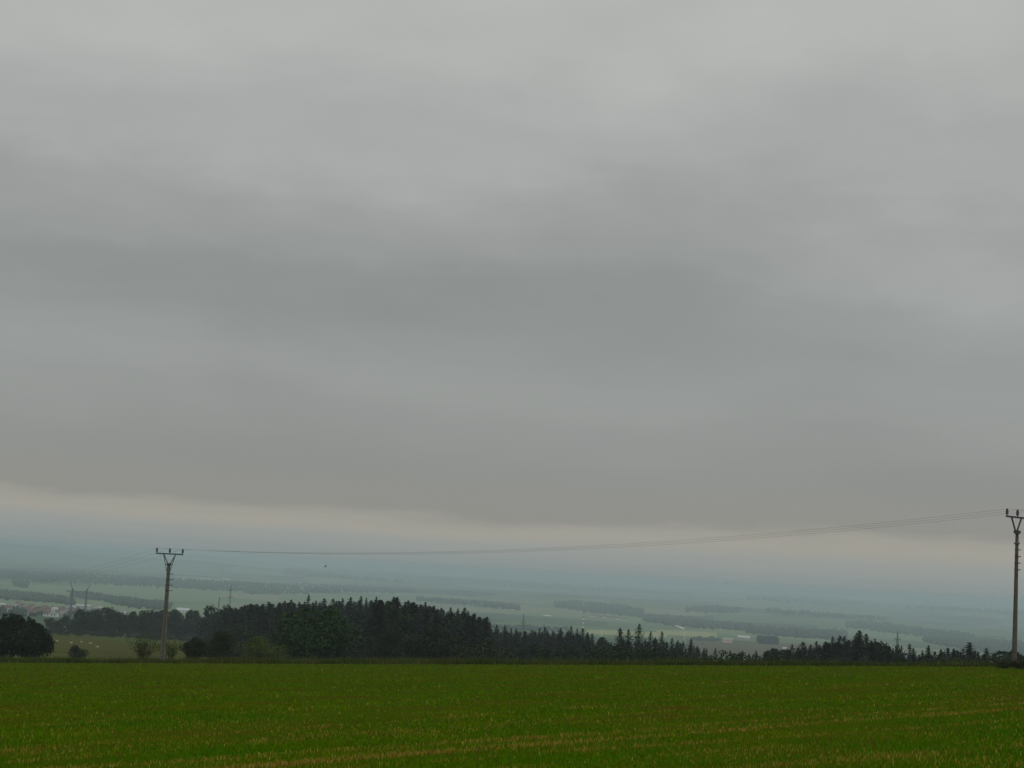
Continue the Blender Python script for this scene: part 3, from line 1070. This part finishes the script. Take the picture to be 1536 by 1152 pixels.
# the right tree line
row('spruce', [(1183, 970), (1191, 969, 1.2), (1205, 962, 1.2), (1218, 967), (1227, 962), (1236, 961), (1249, 956), (1256, 954), (1269, 954), (1281, 950), (1293, 945, 1.3), (1301, 953)], 330, 400,
    'spruce from the left in the right hand tree line', 'spruces of the right tree line', 1.4)
row('broad', [(1311, 956), (1323, 959), (1333, 965), (1341, 976)], 310, 350, 'round dark tree from the left beside the right lattice pylon', 'round trees by the right pylon', .75)
fill('spruce', 40, 1180, 1345, [(1180, 973), (1250, 960), (1290, 952), (1335, 966), (1345, 980)], 300, 370, 'spruce crowded inside the right tree line', 'trees massed in the right line', (2, 12), 1.8)
row('spruce', [(1363, 968), (1372, 972), (1382, 975), (1397, 970), (1409, 972), (1422, 971), (1429, 970), (1437, 973), (1446, 974), (1458, 966.5, 1.7), (1477, 973, 1.2)], 300, 370,
    'spruce from the left between the lattice pylon and the right pole', 'spruces left of the right pole', 1.3)
fill('spruce', 24, 1360, 1482, [(1360, 982), (1400, 975), (1460, 973), (1482, 982)], 280, 340, 'spruce crowded before the right pole', 'trees massed before the right pole', (0, 8), 1.5)
row('broad', [(1489, 981), (1499, 978), (1509, 979), (1520, 980), (1532, 978)], 300, 360, 'hazy round tree from the left behind the right pole foot', 'round trees behind the right pole', 1.0)


# ------------------------------------------------------------------ the power line
def make_pole(kind, label, base, yaw, H, r0, r1, group='concrete poles of the near power line', lean=0.0):
    root = empty('utility_pole', base, yaw)
    root.rotation_euler.y = lean
    tag(root, label, 'pole', group)
    m = M['concrete'] if kind == 'twin' else M['concrete_dark']
    if kind == 'twin':                       # two tapered concrete shafts bound side by side
        for sx in (-1, 1):
            s = MB()
            s.bar((sx * r0 * .5, 0, -.6), (sx * r1 * .52, 0, H), r0 * 1.0, r1 * 1.0, 12)
            s.build('shaft', m, root)
    else:
        MB().bar((0, 0, -.6), (0, 0, H), r0 * 2, r1 * 2, 16).build('shaft', m, root)
    W, up = 2.36, .80
    arm = MB().box((0, 0, H + up), (W, .11, .11)).build('crossarm', M['steel'], root)
    for sx in (-1, 1):
        MB().bar((sx * r1 * .6, .07, H - .12), (sx * .52, .07, H + up - .03), .075).build('brace', M['steel'], root)
        if kind == 'twin':
            MB().bar((sx * r1 * 1.0, -.07, H - .75), (sx * .52, -.07, H + up - .03), .05).build('brace', M['steel'], root)
    MB().box((0, 0, H - .12), (r1 * 2.5 + .06, r1 * 2 + .12, .16)).build('cap_clamp', M['steel'], root)
    tops = []
    for x in (-W / 2 + .06, 0, W / 2 - .06):
        ins = MB().lathe([(.03, 0), (.03, .06), (.10, .08), (.075, .13), (.10, .16), (.075, .21), (.10, .24), (.075, .29), (.09, .32), (.06, .38), (.07, .41), (.03, .44)], 12,
                         (x, 0, H + up + .055)).build('insulator', M['porcelain'], root)
        tops.append(Vector((x, 0, H + up + .055 + .41)))
    zs = [H - .95 - .48 * i for i in range(4)] if kind == 'twin' else [H - 1.25 - .42 * i for i in range(4)]
    for z in zs:                             # bands with step irons sticking out on one side
        w = (r1 + (r0 - r1) * (H - z) / H)
        b = MB()
        if kind == 'twin':
            b.box((0, 0, z), (w * 2.15, w * 1.2, .07))
        else:
            b.bar((0, 0, z - .035), (0, 0, z + .035), w * 2.25, None, 14)
        band = b.build('band', M['steel'], root)
        MB().bar((w * .8, 0, z), (w + .28, 0, z), .05).bar((w + .28, 0, z), (w + .28, 0, z + .05), .045).build('step_iron', M['steel'], band)
    if kind != 'twin':
        for z in (H - .20, H - .85):
            MB().bar((0, 0, z - .05), (0, 0, z + .05), r1 * 2 + .16, None, 14).build('collar', M['concrete_dark'], root)
    mat = Matrix.Translation(base) @ Matrix.Rotation(yaw, 4, 'Z') @ Matrix.Rotation(lean, 4, 'Y')
    return [mat @ t for t in tops]


def edge_spot(px, back):
    v = ray(px, 990)
    d = (_L.y - EDGE_SLOPE * _L.x) / (1 - EDGE_SLOPE * v.x) + back
    x = v.x * d
    return Vector((x, d, float(ground_z(x, d))))


bL, bR = edge_spot(243.5, 4.0), edge_spot(1521.5, 1.6)
hL = height_at(bL, 252, 844.5)
hR = height_at(bR, 1525, 795)
tL = make_pole('twin', 'pale double concrete power pole with three insulators near the left', bL, math.radians(4), hL, .25, .135, lean=math.radians(-.8))
tR = make_pole('single', 'taller dark concrete power pole at the right edge', bR, math.radians(38), hR, .165, .10)
b3 = at(-42, 232)
t3 = make_pole('twin', 'concrete power pole further down the slope beyond the left edge', b3, math.radians(14), 9.0, .25, .135)
b4 = Vector((92, 62, float(ground_z(92, 62))))
t4 = make_pole('single', 'concrete power pole up the slope beyond the right edge', b4, math.radians(38), 6.8, .165, .10)


def build_wires():
    names = ['power line wire on the left insulators of the poles', 'power line wire on the middle insulators of the poles',
             'power line wire on the right insulators of the poles']
    for i in range(3):
        V, F = [], []
        for (a, b, sag) in ((t3[i], tL[i], 1.0), (tL[i], tR[i], 1.35), (tR[i], t4[i], .9)):
            n = 40
            pts = [a.lerp(b, k / n) - Vector((0, 0, 4 * sag * (k / n) * (1 - k / n))) for k in range(n + 1)]
            v, f = tube(pts, [.0056] * (n + 1), 5)
            o = len(V)
            V += [tuple(p) for p in v]
            F += [tuple(q + o for q in ff) for ff in f]
        me = bpy.data.meshes.new('wire')
        me.from_pydata(V, [], F)
        tag(obj('wire', me, M['wire']), names[i], 'wire', 'wires of the near power line')


build_wires()


def lattice(mb, z0, z1, w0, w1, n, t):
    """Four legs and crossed bracing of a square lattice mast."""
    def cor(z):
        w = w0 + (w1 - w0) * (z - z0) / (z1 - z0)
        return [Vector((sx * w / 2, sy * w / 2, z)) for sx, sy in ((-1, -1), (1, -1), (1, 1), (-1, 1))]
    for i in range(4):
        mb.bar(cor(z0)[i], cor(z1)[i], t * 1.3, t * 1.1)
    zs = np.linspace(z0, z1, n + 1)
    for a, b in zip(zs, zs[1:]):
        A, B = cor(a), cor(b)
        for i in range(4):
            j = (i + 1) % 4
            mb.bar(A[i], B[j], t * .7)
            mb.bar(A[j], B[i], t * .7)
            mb.bar(B[i], B[j], t * .7)


def lattice_pylon(label, px, top, d, arms, yaw=0.0, base_w=4.5, t=.32):
    p = at(px, d)
    H = height_at(p, px, top)
    root = empty('lattice_pylon', p, yaw)
    tag(root, label, 'pylon', 'lattice pylons in the valley')
    mb = MB()
    lattice(mb, -1, H * .72, base_w, 1.3, 7, t)
    lattice(mb, H * .72, H, 1.3, .35, 5, t * .85)
    mb.build('mast', M['lattice'], root)
    for fz, w in arms:
        for s in (-1, 1):
            a = MB()
            z = H * fz
            for sy in (-.5, .5):
                a.bar((s * .5, sy, z - .5), (s * w, 0, z + .3), t).bar((s * .5, sy, z + .9), (s * w, 0, z + .35), t * .8)
            for k in (.33, .66):
                a.bar((s * w * k, 0, z - .4 + .6 * k), (s * w * (k + .15), 0, z + .7 - .3 * k), t * .6)
            arm = a.build('crossarm', M['lattice'], root)
            MB().bar((s * w * .95, 0, z + .3), (s * w * .95, 0, z - 1.3), .22, None, 6).build('insulator_string', M['porcelain'], arm)
    return root


lattice_pylon('tall lattice pylon with two crossarms left of the central wood', 345.5, 877, 2100, [(.66, 4.3), (.86, 2.2)], .15)
lattice_pylon('lattice pylon with one wide crossarm above the central low belt', 786, 921.5, 2000, [(.55, 6.0), (.66, 3.2)], .1)
lattice_pylon('lattice pylon rising behind the right tree line', 1346.5, 947.5, 1500, [(.62, 5.0), (.80, 3.4)], .1, 3.6, .3)


def build_mast():
    p = at(329.5, 1700)
    H = height_at(p, 329.5, 893)
    r = empty('lighting_mast', p)
    tag(r, 'slim mast with reddish head left of the tall pylon', 'mast')
    mb = MB()
    lattice(mb, -1, H - 2.4, 1.3, .7, 9, .16)
    mb.build('mast', M['lattice'], r)
    h = MB().box((0, 0, H - 1.7), (2.1, 1.2, 1.5)).build('head', M['red_paint'], r)
    for s in (-1, 1):
        MB().box((s * .7, -.75, H - 1.6), (.9, .3, .9)).build('lamp', M['white_paint'], h)
    MB().bar((0, 0, H - 1), (0, 0, H), .2).build('tip', M['lattice'], r)


build_mast()


def build_portal():
    pa, pb = at(109.5, 2150), at(131, 2150)
    H = height_at(pa, 109.5, 883.5)
    gap = (pb - pa).length
    mid = (pa + pb) / 2
    mid.z = min(pa.z, pb.z)
    r = empty('portal_pylon', mid, math.radians(-1))
    tag(r, 'twin legged portal pylon standing over the town', 'pylon')
    t = .42
    for s in (-1, 1):
        mb = MB()
        lattice(mb, -1.5, H, 1.9, 1.3, 10, t)
        for k in range(2):
            q = MB()
        leg = mb.build('leg', M['lattice'], r)
        MB_leg = leg
        MB_leg.location.x = s * gap / 2
        h = MB()
        for sx in (-.5, .5):
            h.bar((sx, 0, H), (s * 3.9, 0, H + 7.4), t * 1.1)
        for k in range(4):
            h.bar((-.5 + k * s * 1.0 + .25 * s, 0, H + k * 1.8), (.5 + s * (k + 1) * .9 - .2 * s, 0, H + (k + 1) * 1.8), t * .7)
        h.bar((s * 3.2, 0, H + 7.2), (s * 4.5, 0, H + 8.0), .6)
        h.build('earth_peak', M['lattice'], leg)
    bm = MB()
    w = gap / 2 + 8.5
    for z in (H - 3.6, H - 2.4):
        for y in (-.6, .6):
            bm.bar((-w, y, z), (w, y, z), t)
    n = 22
    for k in range(n):
        x0, x1 = -w + 2 * w * k / n, -w + 2 * w * (k + 1) / n
        bm.bar((x0, -.6, H - 3.6 if k % 2 else H - 2.4), (x1, -.6, H - 2.4 if k % 2 else H - 3.6), t * .8)
    beam = bm.build('crossbeam', M['lattice'], r)
    for x in (-w + .4, -w * .33, 0, w * .33, w - .4):
        MB().bar((x, 0, H - 3.6), (x, 0, H - 6.2), .28, None, 6).build('insulator_string', M['porcelain'], beam)


build_portal()


# ------------------------------------------------------------------ chimneys, smoke, halls
def build_chimneys():
    p = at(875.5, 2400)
    H = height_at(p, 875.5, 917.5)
    r = empty('chimney', p)
    tag(r, 'tall red and white striped chimney above the low spruce belt', 'chimney')
    n = 13
    for i in range(n):
        z0, z1 = H * i / n, H * (i + 1) / n
        w = lambda z: 2.9 - 1.0 * z / H
        MB().bar((0, 0, z0 - (1 if i == 0 else 0)), (0, 0, z1), w(z0), w(z1), 18).build('band', M['red_paint'] if (n - 1 - i) % 2 == 0 else M['white_paint'], r)
    MB().lathe([(.98, H), (1.18, H + .1), (1.18, H + .6), (.85, H + .6), (.85, H + .2)], 18).build('rim', M['red_paint'], r)
    for fz in (.55, .9):
        MB().lathe([(1.0, H * fz), (1.7, H * fz), (1.7, H * fz + .25), (1.0, H * fz + .25)], 18).build('gallery', M['lattice'], r)

    p = at(904, 2650)
    H = height_at(p, 904, 943.5)
    r = empty('white_tower', p)
    tag(r, 'slim white tower standing in the pale cereal field', 'tower')
    MB().bar((0, 0, -.6), (0, 0, H * .88), 1.5, 1.2, 14).build('shaft', M['white_paint'], r)
    MB().lathe([(.72, H * .86), (.78, H * .9), (.5, H * .96), (.1, H)], 14).build('cap', M['white_paint'], r)

    p = at(1027.5, 2750)
    H = height_at(p, 1027.5, 945.5)
    r = empty('factory_stack', p)
    tag(r, 'small pale factory stack giving off white steam', 'chimney')
    for i in range(5):
        MB().bar((0, 0, H * i / 5 - (.6 if i == 0 else 0)), (0, 0, H * (i + 1) / 5), 1.5 - .08 * i, 1.42 - .08 * i, 14).build('band', M['wall_pink'] if i % 2 == 0 else M['white_paint'], r)
    MB().lathe([(.55, H), (.72, H + .05), (.72, H + .35), (.45, H + .35), (.45, H + .05)], 14).build('rim', M['roof_grey'], r)
    return p, H


def build_smoke(p, H):
    """A plume of steam drifting left and upward, as a closed body of scattering air."""
    me_bm = bmesh.new()
    random.seed(5)
    blobs = [(-.1, .8, .75), (-.8, 1.8, 1.3), (-2.2, 2.7, 1.9), (-4.2, 3.1, 2.4), (-6.4, 3.6, 2.3), (-8.6, 4.6, 1.9), (-10.8, 5.6, 1.6), (-13.0, 6.4, 1.4), (-15.4, 7.1, 1.1)]
    for x, z, rad in blobs:
        m = Matrix.Translation((x, random.uniform(-.3, .3), z)) @ Matrix.Diagonal((rad * 1.25, rad, rad * .85, 1))
        bmesh.ops.create_icosphere(me_bm, subdivisions=3, radius=1.0, matrix=m)
    me = bpy.data.meshes.new('smoke')
    me_bm.to_mesh(me)
    me_bm.free()
    km = Mat('steam', 1.0, 0.0)
    km.b.inputs['Base Color'].default_value = (.93, .93, .93, 1)
    tc = km.n('ShaderNodeTexCoord')
    al = km.noise(tc.outputs['Object'], .9, 5, .65)
    mr = km.n('ShaderNodeMapRange')
    mr.inputs[1].default_value, mr.inputs[2].default_value = .30, .52
    km.link(al, mr.inputs[0])
    km.link(mr.outputs[0], km.b.inputs['Alpha'])
    k = km.m
    o = obj('smoke', me, k)
    o.location = p + Vector((0, 0, H))
    md = o.modifiers.new('fuse', 'REMESH')
    md.mode, md.voxel_size = 'VOXEL', .28
    tag(o, 'white steam plume drifting left from the factory stack', 'smoke', kind='stuff')


_p, _H = build_chimneys()
build_smoke(_p, _H)


def hall(name, label, px, d, w, dep, h, wall, roof, yaw=0.0, pitch=.12, group=None, cat='building', doors=0):
    p = at(px, d)
    r = empty(name, p, yaw)
    tag(r, label, cat, group)
    rise = dep * pitch
    body = MB()
    # walls with gables at both ends: profile across the depth, drawn along the width
    poly = [(-dep / 2, -1.5), (dep / 2, -1.5), (dep / 2, h), (0, h + rise), (-dep / 2, h)]
    body.prism(poly, -w / 2, w / 2)
    wl_ = body.build('wall', M[wall], r)
    wl_.rotation_euler.z = math.pi / 2
    for s in (-1, 1):
        rf = MB()
        ov = .35
        ya, yb = s * (dep / 2 + ov), 0
        za, zb = h - ov * 2 * pitch, h + rise
        a = [Vector((x, ya, za + .06)) for x in (-w / 2 - ov, w / 2 + ov)] + [Vector((x, yb, zb + .06)) for x in (w / 2 + ov, -w / 2 - ov)]
        v0 = [rf.bm.verts.new(q) for q in a]
        v1 = [rf.bm.verts.new(q + Vector((0, 0, .22))) for q in a]
        rf.bm.faces.new(v0)
        rf.bm.faces.new(list(reversed(v1)))
        for i in range(4):
            rf.bm.faces.new((v0[i], v0[(i + 1) % 4], v1[(i + 1) % 4], v1[i]))
        rp = rf.build('roof', M[roof], r)
    if name == 'house':
        MB().box((w * .2, dep * .12, h + rise * .95), (.7, .7, 1.8)).build('chimney', M['roof_brown'], rp)
    nwin = max(2, int(w / 3.2))
    for i in range(nwin):
        x = -w / 2 + w * (i + .5) / nwin
        MB().box((x, -dep / 2 - .02, h * .55), (1.1, .08, 1.3)).build('window', M['steel'], r)
    return r


hall('hall', 'long white roofed hall behind the trees right of the near pole', 277, 2650, 20, 12, 3.6, 'wall_white', 'roof_white', .05, .25)
hall('hall', 'low pale roofed barn behind the right lattice pylon', 1354, 2450, 12, 12, 6.4, 'wall_grey', 'roof_white', .1, .25)
hall('factory', 'pinkish white factory block right of the steaming stack', 1092, 2720, 16, 12, 7.4, 'wall_pink', 'roof_white', .05, .06)
hall('factory', 'long pale grey factory behind the pinkish block', 1116, 3050, 23, 14, 5.0, 'wall_grey', 'roof_white', .05, .2)
hall('shed', 'small white shed right of the compact copse', 1178, 2500, 6, 7, 2.6, 'wall_white', 'roof_white', .1, .2)
hall('hall', 'leftmost white hall in the far left valley', 277, hit(277, 870.5)[1], 32, 22, 4.2, 'wall_white', 'roof_white', 0, .2, 'far white halls')
hall('hall', 'middle and longest white hall in the far left valley', 307, hit(307, 870.5)[1], 55, 22, 3.8, 'wall_white', 'roof_white', 0, .2, 'far white halls')
hall('hall', 'rightmost white hall in the far left valley', 337, hit(337, 870.5)[1], 38, 22, 4.4, 'wall_pink', 'roof_white', 0, .2, 'far white halls')
hall('hall', 'tiny white hall in the middle valley left of the chimney', 821, 4300, 20, 12, 2.6, 'wall_grey', 'roof_white', 0, .2)

# the town at the left
TOWN = [  # px, distance, width, depth, wall height, wall, roof, label
    (6, 2480, 13, 10, 6.0, 'wall_cream', 'roof_white', 'long cream block at the far left of the town'),
    (17, 2350, 8, 8, 4.6, 'wall_pink', 'roof_brown', 'brown roofed pinkish house beside the leftmost town block'),
    (24, 2500, 7, 8, 5.0, 'wall_white', 'roof_grey', 'white house with grey roof left of the town centre'),
    (30, 2560, 7, 8, 6.4, 'wall_pink', 'roof_red', 'tall pinkish house in the left part of town'),
    (37, 2500, 7, 8, 5.0, 'wall_grey', 'roof_brown', 'grey brown roofed house in the left part of town'),
    (46, 2330, 8, 8, 4.6, 'wall_pink', 'roof_red', 'red roofed house left of the red roof cluster'),
    (50, 2460, 8, 8, 5.6, 'wall_cream', 'roof_red', 'cream house with red roof above the cluster'),
    (52, 2200, 8, 7, 4.2, 'wall_grey', 'roof_brown', 'low grey house at the lower left of town'),
    (58, 2260, 8, 8, 4.0, 'wall_grey', 'roof_red', 'red roofed grey house in the lower town'),
    (66, 2300, 8, 8, 4.2, 'wall_grey', 'roof_red', 'broad red roof in the lower middle of town'),
    (70, 2440, 9, 8, 5.2, 'wall_pink', 'roof_red', 'pinkish house with a red roof left of the white hall'),
    (74, 2380, 8, 8, 4.4, 'wall_pink', 'roof_brown', 'brown roofed house against the white hall'),
    (75, 2180, 8, 7, 3.6, 'wall_white', 'roof_brown', 'low white house at the bottom of town'),
    (85.5, 2390, 9, 9, 6.4, 'wall_white', 'roof_white', 'bright white hall in the middle of town'),
    (86, 2170, 8, 7, 3.4, 'wall_white', 'roof_grey', 'low white house below the bright hall'),
    (93, 2400, 7, 8, 5.4, 'wall_pink', 'roof_red', 'pink house touching the bright hall on its right'),
    (98, 2360, 7, 8, 5.0, 'wall_pink', 'roof_red', 'second pink red roofed house right of the bright hall'),
    (99, 2210, 8, 7, 3.6, 'wall_grey', 'roof_grey', 'grey house in the lower town under the portal pylon'),
    (105, 2400, 8, 8, 5.4, 'wall_white', 'roof_grey', 'white house under the left pylon leg'),
    (110, 2330, 8, 8, 4.6, 'wall_pink', 'roof_red', 'red roofed house between the pylon legs'),
    (112, 2420, 8, 8, 6.2, 'wall_white', 'roof_white', 'white house with white roof between the pylon legs'),
    (118, 2270, 8, 7, 4.2, 'wall_grey', 'roof_brown', 'brown roofed house below the right pylon leg'),
    (128, 2500, 24, 10, 5.0, 'wall_grey', 'roof_white', 'long grey block with white roof right of the pylon'),
    (136, 2330, 9, 8, 4.6, 'wall_grey', 'roof_grey', 'grey house before the long grey block'),
    (147, 2430, 7, 9, 7.4, 'wall_cream', 'roof_grey', 'tall cream block at the right of town'),
    (153, 2450, 6, 8, 5.4, 'wall_cream', 'roof_white', 'smaller cream house at the right end of town'),
    (145, 2260, 5, 6, 3.4, 'wall_white', 'roof_white', 'tiny white house before the tall cream block'),
    (188, 2300, 7, 8, 5.6, 'wall_white', 'roof_grey', 'upper white house in the gap of the left tree row'),
    (196, 2100, 7, 8, 6.0, 'wall_white', 'roof_grey', 'lower white house in the gap of the left tree row'),
    (49, 2900, 6, 7, 3.2, 'wall_white', 'roof_white', 'small white house above the town trees'),
]
for px, d, w, dep, h, wa, ro, lb in TOWN:
    hall('house' if w < 10 else 'hall', lb, px, 2000 + (d - 2330) * 1.5 + 260 * float(smooth((px - 95) / 25)), w * .88, dep, h * .85, wa, ro, random.uniform(-.25, .25), .12 if ro == 'roof_white' else .38, 'buildings of the left town')
for i, (px, d) in enumerate([(888, 4700), (894, 4800), (901, 4600), (906, 4700), (913, 4600), (920, 4650), (926, 4550), (937, 4500)]):
    hall('house', ORD[i] + ' pale house from the left in the village right of the chimney', px, d, 13, 9, 4.0, ['wall_white', 'wall_pink', 'wall_grey'][i % 3], ['roof_brown', 'roof_red'][i % 2],
         random.uniform(-.3, .3), .35, 'houses of the far village')


# ------------------------------------------------------------------ sheep and birds
def sheep_mesh():
    me = bpy.data.meshes.new('sheep')
    V = [(0, 0, .26), (.30, 0, .27), (-.30, 0, .26), (.48, 0, .44), (.62, 0, .52), (.78, 0, .44),
         (.34, .18, .14), (.48, .22, .06), (.30, .24, .05), (.34, -.18, .14), (.48, -.22, .06), (.30, -.24, .05),
         (-.28, .20, .16), (-.10, .27, .07), (-.30, .30, .05), (-.28, -.20, .16), (-.10, -.27, .07), (-.30, -.30, .05), (-.50, 0, .22)]
    E = [(0, 1), (0, 2), (1, 3), (3, 4), (4, 5), (1, 6), (6, 7), (7, 8), (1, 9), (9, 10), (10, 11), (2, 12), (12, 13), (13, 14), (2, 15), (15, 16), (16, 17), (2, 18)]
    R = [.25, .23, .24, .13, .12, .07, .11, .055, .045, .11, .055, .045, .12, .055, .045, .12, .055, .045, .06]
    me.from_pydata(V, E, [])
    me.materials.append(M['wool'])
    o = bpy.data.objects.new('sheep', me)
    COL.objects.link(o)
    md = o.modifiers.new('skin', 'SKIN')
    sv = me.skin_vertices[0].data if me.skin_vertices else None
    if sv is None:
        bm = bmesh.new()
        bm.from_mesh(me)
        bm.verts.layers.skin.verify()
        bm.to_mesh(me)
        bm.free()
        sv = me.skin_vertices[0].data
    for s, r in zip(sv, R):
        s.radius = (r, r)
    sv[0].use_root = True
    o.modifiers.new('round', 'SUBSURF').render_levels = 2
    return o


SHEEP = [(77, 961.5, 'pale lying sheep nearest the big dark left tree'), (86, 962, 'pale sheep second from the big dark tree'),
         (106, 964.5, 'pale sheep in the middle of the tan pasture'), (122.5, 963.5, 'small pale sheep above the lone bush'),
         (135, 965.5, 'faint sheep right of the lone bush'), (146.5, 971, 'pale sheep furthest right and lowest on the pasture')]
_s = sheep_mesh()
for i, (px, py, lb) in enumerate(SHEEP):
    o = _s if i == 0 else _s.copy()
    if i:
        COL.objects.link(o)
    x, y = hit(px, py + 1.0)
    o.location = (x, y, float(ground_z(x, y)) + .12)
    o.rotation_euler.z = [0.2, 3.0, .6, 2.6, .1, 3.3][i]
    o.scale = (1.05,) * 3
    tag(o, lb, 'sheep', 'sheep on the tan pasture')


def bird(label, px, py, d, span, bank, yaw):
    bm = bmesh.new()
    # body: a spindle along x, wings swept back from its middle, forked tail
    prof = [(-.42, .01), (-.25, .05), (0, .085), (.2, .075), (.32, .05), (.42, .012)]
    rings = []
    for x, r in prof:
        rings.append([bm.verts.new((x, r * math.cos(a), r * .85 * math.sin(a))) for a in np.linspace(0, 2 * math.pi, 8, endpoint=False)])
    for a, b in zip(rings, rings[1:]):
        for i in range(8):
            bm.faces.new((a[i], a[(i + 1) % 8], b[(i + 1) % 8], b[i]))
    bm.faces.new(rings[0])
    bm.faces.new(list(reversed(rings[-1])))
    for s, lift in ((-1, .30), (1, .22)):
        pts = [(.16, s * .05, .03), (.12, s * .45, lift * .75), (-.12, s * 1.0, lift), (-.14, s * .5, lift * .62), (-.12, s * .05, .02)]
        up = [bm.verts.new((x, y, z + .012)) for x, y, z in pts]
        dn = [bm.verts.new((x, y, z - .012)) for x, y, z in pts]
        bm.faces.new(up); bm.faces.new(list(reversed(dn)))
        for i in range(5):
            bm.faces.new((up[i], dn[i], dn[(i + 1) % 5], up[(i + 1) % 5]))
    pts = [(-.36, .03, .0), (-.36, -.03, .0), (-.68, -.13, .0), (-.58, 0, .0), (-.68, .13, .0)]
    up = [bm.verts.new((x, y, z + .01)) for x, y, z in pts]
    dn = [bm.verts.new((x, y, z - .01)) for x, y, z in pts]
    bm.faces.new(up); bm.faces.new(list(reversed(dn)))
    for i in range(5):
        bm.faces.new((up[i], dn[i], dn[(i + 1) % 5], up[(i + 1) % 5]))
    bmesh.ops.recalc_face_normals(bm, faces=bm.faces)
    me = bpy.data.meshes.new('bird')
    bm.to_mesh(me)
    bm.free()
    o = obj('bird', me, M['bird'])
    v = ray(px, py)
    o.location = (v.x * d, d, v.z * d + EYE)
    o.scale = (span / 2,) * 3
    o.rotation_euler = (bank, 0, yaw)
    tag(o, label, 'bird', 'birds over the valley')


bird('dark bird flying left below the wires near the left pole', 488, 850, 95, .36, -.5, 2.8)
bird('tiny bird gliding over the right valley', 1091, 876, 120, .36, .3, 1.2)


# ------------------------------------------------------------------ haze
def build_haze():
    top = max(GZMAX, t4[0].z, tR[0].z, EYE) + 1.0
    bot = GZMIN - 1.0
    R = 25600.0
    o = MB().box((0, 0, (top + bot) / 2), (2 * R, 2 * R, top - bot)).build('haze', None)
    k = bpy.data.materials.new('haze')
    k.use_nodes = True
    nt = k.node_tree
    nt.nodes.remove(nt.nodes['Principled BSDF'])
    pv = nt.nodes.new('ShaderNodeVolumePrincipled')
    pv.inputs['Color'].default_value = (.73, .89, .99, 1)
    pv.inputs['Density'].default_value = 1.65e-4
    pv.inputs['Anisotropy'].default_value = 0.0
    nt.links.new(pv.outputs[0], nt.nodes['Material Output'].inputs['Volume'])
    o.data.materials.append(k)
    tag(o, 'pale bluish haze filling the valley air', 'haze', kind='stuff')
    print('haze', bot, top, 'trees', len(TREES))


build_haze()
